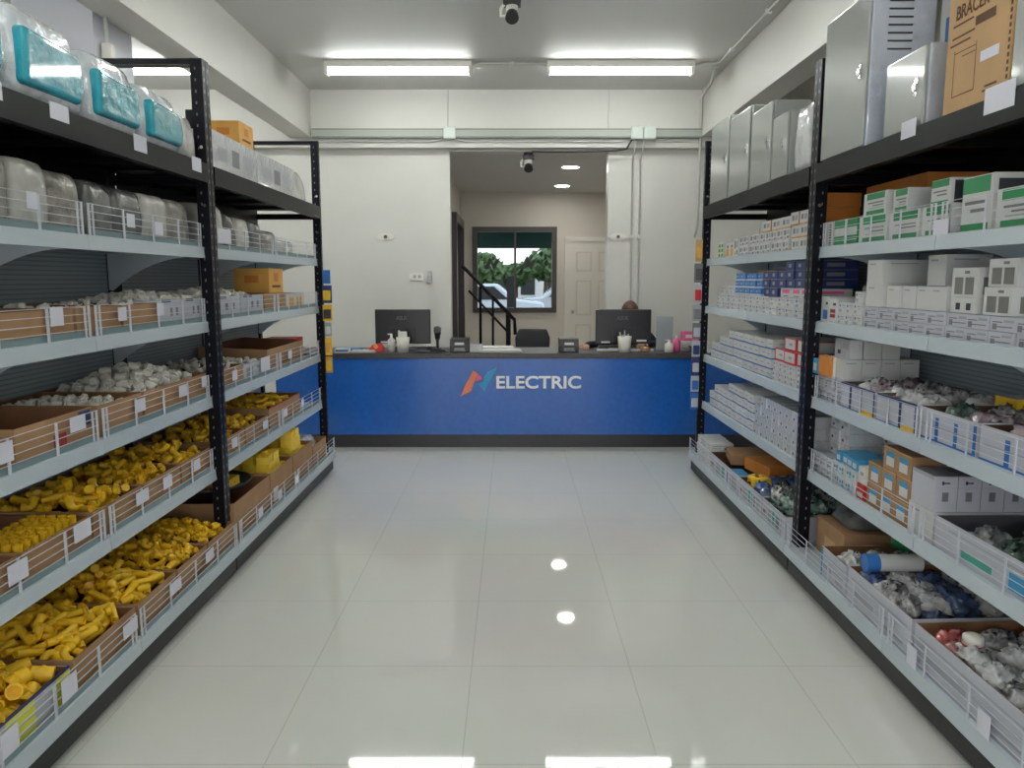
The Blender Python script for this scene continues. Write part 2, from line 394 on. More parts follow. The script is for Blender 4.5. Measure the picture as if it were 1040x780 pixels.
# ---------------------------------------------------------------- racks
XF, XB = 1.40, 1.90
SH = [0.165, 0.55, 0.905, 1.265, 1.61]
TOPZ = 1.985
def X(s, d): return s * (XF + d)
def front_upright(s, y0, y1, e):
    m = MB().box(X(s, 0), X(s, .055), y0, y1, 0.1, 2.45, 'black_metal')
    z = .25
    ym = (y0 + y1) / 2
    while z < 2.4:
        m.box(X(s, -.0008), X(s, 0), ym - .004, ym + .004, z, z + .016, 'slot')
        m.box(X(s, .03), X(s, .036), y0 - .0008, y0, z, z + .012, 'slot'); z += .05
    for z in (1.80, 2.06): m.cyl((X(s, .02), y0, z), .008, -.006, 'chrome', 8, axis=1)
    m.build('upright', e)
def rack(s, y0, y1, lab, tags):
    e = thing('shelving_rack', (s * 1.65, (y0 + y1) / 2, 0), lab, 'shelving')
    front_upright(s, y0, y0 + .035, e); front_upright(s, y1 - .035, y1, e)
    ym = (y0 + y1) / 2
    for y in (y0 + .02, ym, y1 - .02):
        MB().box(X(s, .47), X(s, .52), y - .025, y + .025, 0.05, 2.45, 'black_metal').build('upright', e)
    segs = ((y0, ym), (ym, y1))
    for a, b in segs:
        MB().box(X(s, .485), X(s, .497), a + .05, b - .05, .13, 1.86, 'back_panel').build('back_panel', e)
    for k, z in enumerate(SH):
        low = k == 0
        for j, (a, b) in enumerate(segs):
            df = -.055 if low else .03
            a2, b2 = (a + (.002 if low else .036), b - .002) if j == 0 else (a + .002, b - (.002 if low else .036))
            q = MB()
            lh = .05
            # lip with a rolled top, slightly leaning out
            q.prism([(X(s, df), z - lh), (X(s, df + .004), z), (X(s, df + .020), z + .004), (X(s, df + .020), z - lh)], 1, a2, b2, 'shelf_paint')
            bs = a2 + (.036 if (low and j == 0) else 0); be = b2 - (.036 if (low and j == 1) else 0)
            q.box(X(s, df + .02), X(s, .0), a2, b2, z - .030, z - .006, 'shelf_paint') if low else None
            q.box(X(s, .0 if low else df + .02), X(s, .484), bs, be, z - .030, z - .006, 'shelf_paint')
            if s < 0: q.box(X(s, df + .012), X(s, df + .016), a2 + .02, b2 - .02, z, z + .022, 'shelf_ledge')
            so = q.build('shelf', e)
            # wire fence
            f = MB(); show = s < 0 or (y0 < 2 and k in (0, 1, 2, 4)) or (y0 > 2 and k == 0); wt = .0012 if s < 0 else .0009; fx = X(s, df + .008); hgt = .105
            for i in range(4):
                zz = z + .012 + hgt * (i + .6) / 4
                f.box(fx - .0014, fx + .0014, a2 + .012, b2 - .012, zz - wt, zz + wt, 'wire')
            n = 4
            for i in range(n + 1):
                yy = a2 + .02 + (b2 - a2 - .04) * i / n
                ww = .0055 if s < 0 else .0035
                f.box(fx - .002, fx + .002, yy - ww, yy + ww, z, z + .012 + hgt * 3.6 / 4, 'wire')
            for yy in (a2 + .045, b2 - .045): f.box(fx - .002, fx + .002, yy - .004, yy + .004, z, z + .012 + hgt * 3.6 / 4, 'wire')
            fo = f.build('wire_fence', so) if show else None
            for (kk, ty, tz, tw, th) in tags:
                if kk == k and a < ty < b:
                    MB().box(fx - s * .003, fx - s * .0045, ty - tw / 2, ty + tw / 2, z + tz, z + tz + th, 'tag').build('price_tag', so)
            # curved bracket at this segment's far end
            if not low:
                p = []
                for t in range(0, 9):
                    u = t / 8; p.append((X(s, .06 + .40 * u), z - .03 - (.015 + .155 * (u ** 2.2))))
                p = [(X(s, .06), z - .03)] + p + [(X(s, .478), z - .20), (X(s, .478), z - .03)]
                yb = b - .034 if j == 0 else b - .055
                MB().prism(p, 1, yb, yb + .006, 'shelf_paint').build('bracket', so)
    # black top shelf with deep front beam
    q = MB().box(X(s, -.005), X(s, .03), y0 + .037, y1 - .037, TOPZ - .085, TOPZ, 'black_beam')
    q.box(X(s, .03), X(s, .50), y0 + .05, y1 - .05, TOPZ - .03, TOPZ - .004, 'black_beam')
    for u in range(1, 5):
        yy = y0 + (y1 - y0) * u / 5
        q.box(X(s, .03), X(s, .47), yy - .02, yy + .02, TOPZ - .055, TOPZ - .03, 'black_beam')
    q.box(X(s, .46), X(s, .468), y0 + .05, y1 - .05, 1.80, TOPZ - .03, 'black_beam')  # added back strip, black to stand for the shade below the top shelf
    ts = q.build('top_shelf', e)
    for (kk, ty, tz, tw, th) in tags:
        if kk == 5: MB().box(X(s, -.0065), X(s, -.0052), ty - tw / 2, ty + tw / 2, TOPZ + tz - th, TOPZ + tz, 'tag').build('price_tag', ts)
    for y in (y0 + .017, y1 - .017):
        MB().box(X(s, .055), X(s, .55), y - .015, y + .015, 2.425, 2.45, 'black_metal').build('top_bar', e)
        MB().box(X(s, .055), X(s, .47), y - .015, y + .015, TOPZ - .09, TOPZ - .05, 'black_metal').build('side_bar', e)
        MB().box(X(s, .0), X(s, .05), y - .02, y + .02, 0.0, .10, 'black_plastic').build('foot', e)
    MB().box(X(s, -.03), X(s, -.015), y0 + .004, y1 - .004, .025, .112, 'plinth').build('base_plinth', e)
    return e
YJ, YE, YN = 3.67, 5.76, 1.62
T = lambda *a: a
tl = [T(4, 2.95, .045, .06, .05), T(4, 3.18, .03, .07, .05), T(4, 2.35, .06, .05, .05), T(3, 2.43, .05, .07, .06), T(3, 2.84, .045, .06, .05), T(3, 3.15, .05, .06, .05), T(3, 2.12, .04, .05, .05),
      T(2, 2.12, .04, .09, .06), T(2, 2.50, .06, .09, .05), T(2, 2.93, .05, .08, .05), T(2, 3.32, .05, .08, .05), T(2, 3.55, .06, .05, .05),
      T(1, 2.14, .04, .09, .06), T(1, 2.48, .05, .10, .06), T(1, 2.90, .05, .10, .05), T(1, 3.12, .05, .08, .05), T(1, 3.42, .05, .07, .05),
      T(0, 1.92, .03, .07, .07), T(0, 2.2, .03, .08, .07), T(0, 2.58, .05, .10, .05), T(0, 2.95, .05, .10, .05), T(0, 3.30, .05, .09, .05),
      T(5, 2.14, .01, .10, .05), T(5, 2.46, .01, .10, .05), T(5, 2.98, .01, .10, .06), T(5, 3.50, .01, .10, .06)]
tlf = [T(4, 3.9, .03, .18, .07), T(2, 3.95, .04, .07, .05), T(2, 4.45, .03, .16, .08), T(2, 4.95, .05, .08, .05), T(1, 3.9, .05, .08, .05), T(1, 4.4, .05, .08, .05), T(1, 4.8, .05, .08, .05), T(1, 5.2, .05, .06, .05),
       T(0, 4.0, .03, .07, .05), T(0, 4.35, .03, .07, .05), T(0, 4.7, .03, .07, .05)]
tr = [T(5, 2.29, .03, .14, .075), T(5, 2.80, .03, .10, .06), T(0, 2.45, .0, .06, .07), T(0, 2.05, .0, .06, .07), T(4, 2.62, .0, .09, .05)]
rack(-1, YN, YJ - .003, 'black and white shelving rack of yellow fittings, nearest on the left', tl)
rack(-1, YJ + .003, YE, 'black and white shelving rack on the left, beside the blue counter', tlf)
rack(1, YN, YJ - .003, 'black and white shelving rack on the right, nearest, under grey cabinets', tr)
rack(1, YJ + .003, YE, 'black and white shelving rack on the right, beside the blue counter', [])

# ---------------------------------------------------------------- printed packs
ST = {
 'white': ('white_card', [('F', .70, .88, .62, .82, 'blue'), ('S', .6, .85, .2, .5, 'grey_print'), ('F', .08, .55, .70, .80, 'pale_print'), ('F', .08, .40, .52, .58, 'pale_print'), ('F', .60, .90, .15, .40, 'pale_print'), ('S', .10, .70, .65, .75, 'pale_print'), ('S', .1, .5, .4, .46, 'pale_print')]),
 'plainwhite': ('white_card', [('S', .15, .7, .82, .87, 'pale_print'), ('F', .45, .85, .80, .86, 'pale_print')]),
 'lilac': ('lilac_card', [('F', .72, .90, .10, .52, 'grey_print'), ('F', .06, .45, .62, .82, 'pale_print'), ('F', .5, .9, .60, .68, 'grey_print'), ('F', .1, .8, .28, .36, 'grey_print'), ('S', .1, .7, .5, .6, 'grey_print')]),
 'lilac_dark': ('lilac_card', [('F', .55, .9, .1, .9, 'dark_print'), ('F', .06, .45, .42, .52, 'grey_print'), ('F', .62, .84, .2, .45, 'lilac_card')]),
 'bluestripe': ('white_card', [('F', 0, 1, 0, .16, 'blue'), ('S', 0, 1, 0, .14, 'blue'), ('F', .15, .7, .5, .62, 'pale_print'), ('S', .2, .8, .5, .6, 'pale_print')]),
 'greenwhite': ('white_card', [('F', .06, .86, .70, .97, 'green'), ('F', .06, .86, .04, .22, 'green'), ('F', .1, .8, .52, .58, 'grey_print'), ('F', .1, .6, .40, .45, 'grey_print'), ('F', .1, .75, .30, .34, 'pale_print'), ('S', .35, .55, .75, .86, 'dark_print'), ('S', .4, .5, .5, .62, 'green'), ('S', .35, .55, .2, .3, 'dark_print'), ('T', .1, .9, .1, .5, 'green')]),
 'greenfull': ('green', [('F', 0, 1, .38, .68, 'white_card'), ('F', .42, .5, 0, 1, 'white_card'), ('F', 0, 1, .2, .23, 'white_card'), ('S', .1, .9, .38, .68, 'white_card')]),
 'greenblack': ('white_card', [('F', .1, 1, .70, .98, 'green'), ('F', .1, 1, .02, .16, 'green'), ('F', .2, .9, .5, .56, 'grey_print'), ('F', .2, .7, .36, .42, 'grey_print'), ('S', .04, .66, .03, .9, 'dark_print')]),
 'navy': ('navy', [('F', .35, .65, .3, .7, 'pale_print'), ('F', 0, 1, .94, 1, 'grey_print'), ('S', .3, .7, .3, .7, 'grey_print'), ('S', 0, 1, .94, 1, 'grey_print')]),
 'bluepack': ('blue', [('F', 0, 1, .0, .22, 'white_card'), ('F', .1, .5, .5, .8, 'sky_blue'), ('F', .6, .85, .5, .65, 'white_card'), ('S', 0, 1, 0, .2, 'white_card')]),
 'redframe': ('white_card', [('F', 0, 1, 0, .14, 'red'), ('F', 0, 1, .9, 1, 'red'), ('F', 0, .06, 0, 1, 'red'), ('F', .94, 1, 0, 1, 'red'), ('S', 0, 1, 0, .14, 'red'), ('S', 0, 1, .9, 1, 'red'), ('S', 0, .06, 0, 1, 'red'), ('S', .9, 1, 0, 1, 'red'), ('F', .3, .6, .4, .6, 'pale_print')]),
 'redlabel': ('white_card', [('F', .15, .85, .25, .60, 'dark_red'), ('F', .15, .85, .40, .44, 'white_card'), ('F', .1, .5, .75, .85, 'dark_print')]),
 'pinklabel': ('white_card', [('F', .1, .8, .45, .85, 'pink'), ('F', .2, .7, .1, .2, 'grey_print'), ('S', .2, .8, .5, .8, 'pink')]),
 'darklabel': ('white_card', [('F', .3, .8, .2, .45, 'dark_print'), ('F', .1, .5, .6, .75, 'pale_print')]),
 'bluelabel': ('white_card', [('F', .1, .75, .15, .5, 'blue'), ('F', .1, .4, .7, .8, 'dark_print')]),
 'kraftlabel': ('kraft', [('F', .22, .78, .18, .58, 'white_card'), ('F', .22, .78, .58, .82, 'sky_blue'), ('F', 0, 1, .955, 1, 'kraft_light')]),
 'orangewhite': ('white_card', [('F', .12, .45, .35, .75, 'pale_print'), ('F', .55, .8, .35, .75, 'grey_print'), ('F', 0, 1, 0, .1, 'amber_card'), ('S', 0, 1, 0, 1, 'orange_card')]),
 'greyprint': ('white_card', [('F', .12, .45, .15, .35, 'grey_print'), ('F', .12, .45, .5, .85, 'pale_print'), ('F', .55, .9, .45, .85, 'grey_print'), ('F', .55, .9, .1, .3, 'pale_print')]),
 'greenlabel': ('white_card', [('F', .2, .8, .1, .9, 'green'), ('F', .2, .8, .3, .4, 'yellow_print'), ('F', .2, .8, .6, .7, 'yellow_print')]),
 'yellowlabel': ('white_card', [('F', .2, .8, .1, .6, 'amber_card'), ('F', .3, .7, .65, .85, 'grey_print')]),
 'window': ('white_card', [('S', .12, .46, .10, .68, 'window_print'), ('S', .54, .88, .10, .68, 'window_print'), ('F', .12, .46, .10, .68, 'window_print'), ('F', .54, .88, .10, .68, 'window_print'), ('F', .3, .5, .8, .9, 'grey_print'), ('S', .4, .5, .82, .92, 'dark_print')]),
 'smallwindow': ('white_card', [('S', .18, .36, .2, .65, 'dark_print'), ('S', .60, .78, .2, .65, 'dark_print'), ('F', .18, .36, .2, .65, 'dark_print'), ('F', .60, .78, .2, .65, 'dark_print')]),
 'dash': ('lilac_card', [('S', .30, .66, .80, .84, 'dark_print'), ('S', .30, .40, .77, .87, 'dark_print'), ('S', .34, .62, .30, .56, 'grey_print'), ('S', .05, .95, .68, .69, 'pale_print'), ('F', .05, .95, .9, 1, 'pale_print'), ('T', 0, 1, .05, .95, 'grey_print')]),
 'orange': ('orange_card', []), 'kraftplain': ('kraft', [('F', .3, .7, .3, .6, 'kraft_light')]),
 'amber': ('amber_card', [('F', .35, .65, .45, .8, 'orange_card'), ('F', .2, .8, .2, .3, 'kraft_print'), ('S', .3, .7, .4, .7, 'orange_card'), ('T', .1, .9, .48, .52, 'kraft_print')]),
 'wrap': ('wrap_white', [('F', .1, .5, .5, .8, 'pale_print'), ('F', .6, .8, .2, .4, 'dark_print')]),
 'wrapgrey': ('wrap_white', [('F', .12, .30, .3, .7, 'pale_print'), ('F', .42, .58, .25, .7, 'grey_print'), ('F', .70, .88, .3, .65, 'pale_print')]),
 'sky': ('sky_blue', [('F', .1, .8, .2, .7, 'white_card')]),
 'tealprint': ('white_card', [('F', .1, .4, .2, .7, 'sky_blue'), ('F', .5, .8, .4, .6, 'teal_print')]),
 'redbox': ('red', [('F', .1, .9, .2, .5, 'white_card')]),
 'cream': ('cream', [('F', .2, .7, .5, .7, 'pale_print')]),
 'stripes': ('white_card', [('F', .2, .5, .05 + .1 * i, .10 + .1 * i, 'kraft_print') for i in range(9)]),
 'yellowwhite': ('white_card', [('F', 0, 1, .72, 1, 'yellow'), ('S', 0, 1, .72, 1, 'yellow'), ('F', .2, .8, .3, .5, 'pale_print')]),
}
_pc = {}
def pack(style, w, d, h):
    """closed printed box: w along Y, d along X, h high; local origin at base centre, F faces are +-X"""
    key = (style, round(w, 4), round(d, 4), round(h, 4))
    if key in _pc: return _pc[key]
    base, dec = ST[style]
    m = MB().box(-d / 2, d / 2, -w / 2, w / 2, 0, h, base)
    e = .0007
    for (f, u0, u1, v0, v1, mm) in dec:
        if f == 'F':
            for sg in (-1, 1):
                x = sg * (d / 2 + e); ya, yb = (-w / 2 + w * u0) * -sg, (-w / 2 + w * u1) * -sg
                m.quad([(x, ya, h * v0), (x, yb, h * v0), (x, yb, h * v1), (x, ya, h * v1)], mm)
        elif f == 'S':
            for sg in (-1, 1):
                y = sg * (w / 2 + e); xa, xb = (-d / 2 + d * u0) * -sg, (-d / 2 + d * u1) * -sg
                m.quad([(xa, y, h * v0), (xb, y, h * v0), (xb, y, h * v1), (xa, y, h * v1)], mm)
        else:
            z = h + e; m.quad([(-d / 2 + d * u0, -w / 2 + w * v0, z), (-d / 2 + d * u1, -w / 2 + w * v0, z), (-d / 2 + d * u1, -w / 2 + w * v1, z), (-d / 2 + d * u0, -w / 2 + w * v1, z)], mm)
        e += .00003
    me = m.mesh('box'); _pc[key] = me; return me
LAY = {1: [''], 2: ['bottom', 'top'], 3: ['bottom', 'middle', 'top'], 4: ['bottom', 'second', 'third', 'top'], 5: ['bottom', 'second', 'third', 'fourth', 'top'], 6: ['bottom', 'second', 'third', 'fourth', 'fifth', 'top']}
def block(style, s, z, y0, y1, ny, nz, h, dep, desc, group, d0=.052, name='box', cat='box', step=None, rj=.0, stag=None):
    """grid of boxes, ny along the shelf and nz high; step(i) gives the number of layers in column i"""
    w = (y1 - y0) / ny
    for i in range(ny):
        n = step[i] if step else nz
        for k in range(n):
            me = pack(style, w - .004, dep, h - .0015)
            dj = R.uniform(0, .012) if n > 0 else 0
            lab = desc
            if ny > 1: lab += ', ' + ORD[i] + ' from near end'
            if n > 1: lab += ', ' + LAY[n][k] + ' layer'
            inst(me, 'wrapped_box' if style == 'wrap' else 'printed_box' if style in ('lilac', 'bluestripe', 'white') else name, (s * (XF + d0 + dep / 2 + dj), y0 + (i + .5) * w, z + k * h + .0005), (0, 0, (PI if s < 0 else 0) + R.uniform(-rj, rj)), lab, cat, group if ny * nz > 1 else None)
def one(style, s, z, y0, y1, d0, d1, h, label, name='box', cat='box', rj=0):
    return inst(pack(style, y1 - y0, d1 - d0, h), name, (s * (XF + (d0 + d1) / 2), (y0 + y1) / 2, z + .0005), (0, 0, (PI if s < 0 else 0) + rj), label, cat)

def tray(s, z, y0, y1, h, label, d0=.052, d1=.46, out='kraft', inn='kraft_in', rim=None, deco=(), name='open_carton', cat='carton', slope=0.0, hn=None):
    """open cardboard box; hn = height of the end walls if they are higher"""
    t = .006; m = MB(); hb = h + slope
    a, b = (X(s, d0), X(s, d1))
    o = s * t
    # front, back, two ends, bottom (outer skin one colour, inner skin another)
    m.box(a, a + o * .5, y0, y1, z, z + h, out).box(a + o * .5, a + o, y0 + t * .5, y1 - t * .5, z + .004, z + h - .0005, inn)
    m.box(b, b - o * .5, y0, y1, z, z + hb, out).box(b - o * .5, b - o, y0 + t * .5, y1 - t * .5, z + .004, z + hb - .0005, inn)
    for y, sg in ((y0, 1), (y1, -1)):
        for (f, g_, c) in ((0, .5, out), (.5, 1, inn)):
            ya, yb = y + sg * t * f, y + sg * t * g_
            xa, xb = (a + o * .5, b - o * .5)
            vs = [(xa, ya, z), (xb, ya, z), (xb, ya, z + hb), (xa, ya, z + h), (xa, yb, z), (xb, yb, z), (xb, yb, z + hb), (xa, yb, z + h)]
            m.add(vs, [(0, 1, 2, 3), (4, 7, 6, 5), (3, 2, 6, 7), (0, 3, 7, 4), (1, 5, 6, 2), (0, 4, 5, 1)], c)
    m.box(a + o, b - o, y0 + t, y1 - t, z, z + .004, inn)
    if rim: m.box(a - o * .15, a + o * 1.1, y0, y1, z + h - .006, z + h + .001, rim)
    e = .0006
    for (u0, u1, v0, v1, mm) in deco:
        x = a - s * e; ya, yb = y0 + (y1 - y0) * u0, y0 + (y1 - y0) * u1
        m.quad([(x, ya, z + h * v0), (x, yb, z + h * v0), (x, yb, z + h * v1), (x, ya, z + h * v1)], mm); e += .00004
    ob = m.build(name); return tag(ob, label, cat)

# ---------------------------------------------------------------- small fittings
def elbow(r, L, m):
    q = MB(); pts = [(-L, 0, 0), (-L * .45, 0, 0)]
    for i in range(5):
        a = i / 4 * PI / 2; pts.append((-L * .45 + L * .45 * math.sin(a), L * .45 * (1 - math.cos(a)), 0))
    pts.append((0, L, 0)); q.tube(pts, r, m, 8, inner=.72)
    q.tube([(-L, 0, 0), (-L * .62, 0, 0)], r * 1.16, m, 8, inner=.72); q.tube([(0, L, 0), (0, L * .66, 0)], r * 1.16, m, 8, inner=.72)
    return q.mesh('elbow_fitting')
def coupling(r, L, m):
    q = MB(); q.tube([(-L / 2, 0, 0), (L / 2, 0, 0)], r, m, 10, inner=.74); q.tube([(-.004, 0, 0), (.004, 0, 0)], r * 1.12, m, 10); return q.mesh('coupling_fitting')
def tee(r, L, m):
    q = MB(); q.tube([(-L, 0, 0), (L, 0, 0)], r, m, 8, inner=.72); q.tube([(0, 0, 0), (0, L, 0)], r, m, 8, inner=.72); return q.mesh('tee_fitting')
def connector(r, L, m):
    q = MB(); q.tube([(-L / 2, 0, 0), (L * .05, 0, 0)], r, m, 8, inner=.7); q.tube([(0, 0, 0), (.010, 0, 0)], r * 1.35, m, 6); q.tube([(.01, 0, 0), (L / 2, 0, 0)], r * .8, m, 8, inner=.7); return q.mesh('connector_fitting')
def sleeve(r, L, m):
    q = MB(); q.tube([(-L / 2, 0, 0), (L / 2, 0, 0)], [r * 1.08, r * .95], m, 8, inner=.76); return q.mesh('sleeve_fitting')
def saddle(r, L, m):
    q = MB(); pts = []
    for i in range(7):
        a = PI * i / 6; pts.append((r * math.cos(a), r * math.sin(a)))
    outer = [(-r * 1.9, 0), (-r * 1.9, r * .2)] + [(x_, y_ + r * .2) for x_, y_ in pts[::-1]] + [(r * 1.9, r * .2), (r * 1.9, 0)]
    q.prism(outer + [(x_ * .78, y_) for x_, y_ in pts], 2, -L / 2, L / 2, m); return q.mesh('pipe_clip')
def block_mesh(w, d, h, m, name):   # junction box with open rim and knock-outs
    q = MB(); t = .004
    q.box(-w / 2, w / 2, -d / 2, d / 2, 0, .004, m)
    q.box(-w / 2, -w / 2 + t, -d / 2, d / 2, .004, h, m).box(w / 2 - t, w / 2, -d / 2, d / 2, .004, h, m)
    q.box(-w / 2 + t, w / 2 - t, -d / 2, -d / 2 + t, .004, h, m).box(-w / 2 + t, w / 2 - t, d / 2 - t, d / 2, .004, h, m)
    for sg in (-1, 1):
        q.cyl((sg * w / 2, 0, h / 2), h * .22, sg * .002, m, 10, axis=0); q.cyl((0, sg * d / 2, h / 2), h * .22, sg * .002, m, 10, axis=1)
    return q.mesh(name)
YEL, YPA, WH = 'yellow', 'yellow_pale', 'white_plastic'
F = {
 'y_elbow': (elbow(.014, .038, YEL), 'elbow_fitting', 'bent elbow fitting'), 'y_elbow_s': (elbow(.011, .028, YEL), 'elbow_fitting', 'elbow fitting'),
 'y_coup_b': (coupling(.025, .062, YEL), 'coupling_fitting', 'wide coupling fitting'), 'y_coup': (coupling(.014, .046, YEL), 'coupling_fitting', 'coupling fitting'),
 'y_tee': (tee(.012, .030, YEL), 'tee_fitting', 'tee fitting'), 'y_conn': (connector(.014, .046, YEL), 'connector_fitting', 'threaded connector fitting'),
 'y_slv': (sleeve(.013, .095, YEL), 'sleeve_fitting', 'long sleeve fitting'), 'y_slv_b': (sleeve(.022, .13, YEL), 'sleeve_fitting', 'fat sleeve fitting'),
 'y_conn_s': (connector(.011, .034, YEL), 'connector_fitting', 'small connector fitting'),
 'w_elbow': (elbow(.011, .028, WH), 'elbow_fitting', 'elbow fitting'), 'w_coup': (coupling(.014, .044, WH), 'coupling_fitting', 'coupling fitting'),
 'w_cup': (coupling(.019, .042, WH), 'cup_fitting', 'cup shaped fitting'), 'w_clip': (saddle(.013, .018, WH), 'pipe_clip', 'pipe clip'), 'w_conn': (connector(.011, .034, WH), 'connector_fitting', 'small connector fitting'),
}
UNDER = {'yellow': MB(), 'white': MB()}
HEAPN = [0]
def add_mesh(mb, me, M, mat_):
    mb.add([M @ v.co for v in me.vertices], [tuple(p.vertices) for p in me.polygons], mat_, True)
def heap(kinds, s, z, y0, y1, step, where, colour, d0=.075, d1=.44, mound=.03, under=1, tilt=.5, align=None, skip=0.0):
    """one layer of single fittings, over a lower layer that goes into the shared stuff mesh"""
    colw = colour
    for layer in range(under, -1, -1):
        nx = max(1, int((d1 - d0) / step)); ny = max(1, int((y1 - y0) / step))
        for i in range(nx):
            for j in range(ny):
                if layer == 0 and R.random() < skip: continue
                kd = R.choice(kinds); me, nm, txt = F[kd]
                u = (i + .5 + (.5 if (j + layer) % 2 else 0) * .6) / nx; v = (j + .5) / ny
                u = min(u, 1 - .35 / nx)
                d = d0 + (d1 - d0) * u + R.uniform(-.25, .25) * step * .6
                y = y0 + (y1 - y0) * v + R.uniform(-.25, .25) * step * .6
                d = min(max(d, d0 + step * .25), d1 - step * .2)
                zz = z + mound * math.sin(PI * min(max(u, 0), 1)) * math.sin(PI * v) - layer * step * .55 + R.uniform(-.3, .3) * step * .4
                rot = Euler((R.uniform(-1, 1) * 3.1 if align is None else 0, R.uniform(-tilt, tilt), R.uniform(0, 2 * PI) if align is None else align + R.uniform(-.5, .5)), 'XYZ')
                if layer > 0:
                    add_mesh(UNDER[colw], me, Matrix.Translation((s * (XF + d), y, zz)) @ rot.to_matrix().to_4x4(), YEL if colw == 'yellow' else WH)
                else:
                    inst(me, nm, (s * (XF + d), y, zz), rot, colour + ' plastic ' + txt + ' heaped in ' + where, 'fitting', colour + ' fittings in ' + where)
                    HEAPN[0] += 1
# ================================================================ LEFT RACK CONTENTS
L_, R_ = -1, 1
def bundle_mesh(w, d, h, m, seed, name, taper=.12, jag=.008, dec=()):
    """soft shrink-wrapped bundle: w along Y, d along X, base at z=0"""
    rr = random.Random(seed); bm = bmesh.new()
    bmesh.ops.create_cube(bm, size=1.0)
    bmesh.ops.subdivide_edges(bm, edges=bm.edges, cuts=4, use_grid_fill=True)
    for v in bm.verts:
        x, y, z = v.co
        k = 1 - taper * (z + .5) ** 2
        # round the edges a bit
        n = Vector((x, y, z)); e = sum(1 for c in n if abs(abs(c) - .5) < 1e-4)
        if e >= 2: n *= .96 if e == 2 else .92
        v.co = Vector((n.x * d * k + rr.uniform(-1, 1) * jag, n.y * w * k + rr.uniform(-1, 1) * jag, max(0, (n.z + .5) * h + (rr.uniform(-1, 1) * jag if z > -.45 else 0))))
        if z < -.49: v.co.z = 0
    me = bpy.data.meshes.new(name); bm.to_mesh(me); bm.free(); me.materials.append(MT[m])
    for p in me.polygons: p.use_smooth = True
    return me
def bundle(s, z, y0, y1, d0, d1, h, m, label, name='wrapped_bundle', cat='bundle', rot=0, taper=.12, jag=.008, group=None, sub=True):
    me = bundle_mesh(y1 - y0, d1 - d0, h, m, int((y0 * 100 + h * 1000 + d0 * 77)), name, taper, jag)
    o = inst(me, name, (s * (XF + (d0 + d1) / 2), (y0 + y1) / 2, z), (0, 0, rot), label, cat, group)
    if sub: md = o.modifiers.new('smooth', 'SUBSURF'); md.levels = 1; md.render_levels = 1
    return o
# --- top shelf
names4 = ['nearest', 'second', 'third', 'fourth']
for i, (a, b, h) in enumerate(((1.93, 2.27, .30), (2.29, 2.68, .28), (2.70, 3.07, .26), (3.09, 3.44, .24))):
    e = thing('wrapped_pack', (-(XF + .19), (a + b) / 2, TOPZ), 'clear wrapped white pack with teal contents on the black top shelf, ' + names4[i] + ' on the left', 'pack', 'teal packs on the left top shelf')
    me = bundle_mesh(b - a, .34, h, 'clear_wrap', i + 3, 'wrapping', .12, .006)
    o = bpy.data.objects.new('wrapping', me); COL.objects.link(o); o.parent = e; md = o.modifiers.new('s', 'SUBSURF'); md.levels = 1; md.render_levels = 1
    # teal rolls seen through the front of the pack
    q = MB(); w = b - a; q.prism([(-w * .42, h * .14), (w * .36, h * .14), (w * .41, h * .30), (w * .38, h * .62), (w * .30, h * .70), (-w * .40, h * .74)], 0, .135, .186, 'teal')
    me = q.mesh('teal_roll'); o = bpy.data.objects.new('teal_roll', me); COL.objects.link(o); o.parent = e
    bv = o.modifiers.new('b', 'BEVEL'); bv.width = .02; bv.segments = 4
bundle(L_, TOPZ, 3.46, 3.62, .03, .36, .20, 'pale_wrap', 'pale wrapped pack squeezed against the upright after the teal packs', 'wrapped_pack', 'pack')
bundle(L_, TOPZ, 2.35, 3.10, .39, .47, .44, 'blue_wrap', 'tall shiny dark blue wrapped sheet standing behind the teal packs', 'wrapped_sheet', 'sheet', taper=.02, jag=.004)
for i, (a, b) in enumerate(((3.78, 4.42), (4.44, 5.18))):
    o = one('wrapgrey', L_, TOPZ, a, b, .03, .34, .185, ['shrink-wrapped white carton under the small amber box, left rack top', 'shrink-wrapped white carton at far end of the left rack top'][i], 'wrapped_carton', 'carton')
one('amber', L_, TOPZ + .186, 4.2, 4.42, .04, .21, .12, 'small amber cardboard box sitting on the wrapped white cartons')
bundle(L_, TOPZ, 4.62, 5.02, .36, .48, .32, 'wrap_white', 'white plastic bag standing behind the wrapped cartons, left rack top', 'plastic_bag', 'bag')
bundle(L_, TOPZ, 5.2, 5.6, .05, .30, .22, 'pale_wrap', 'pale wrapped bundle beside the far upright on the left rack top', taper=.3)
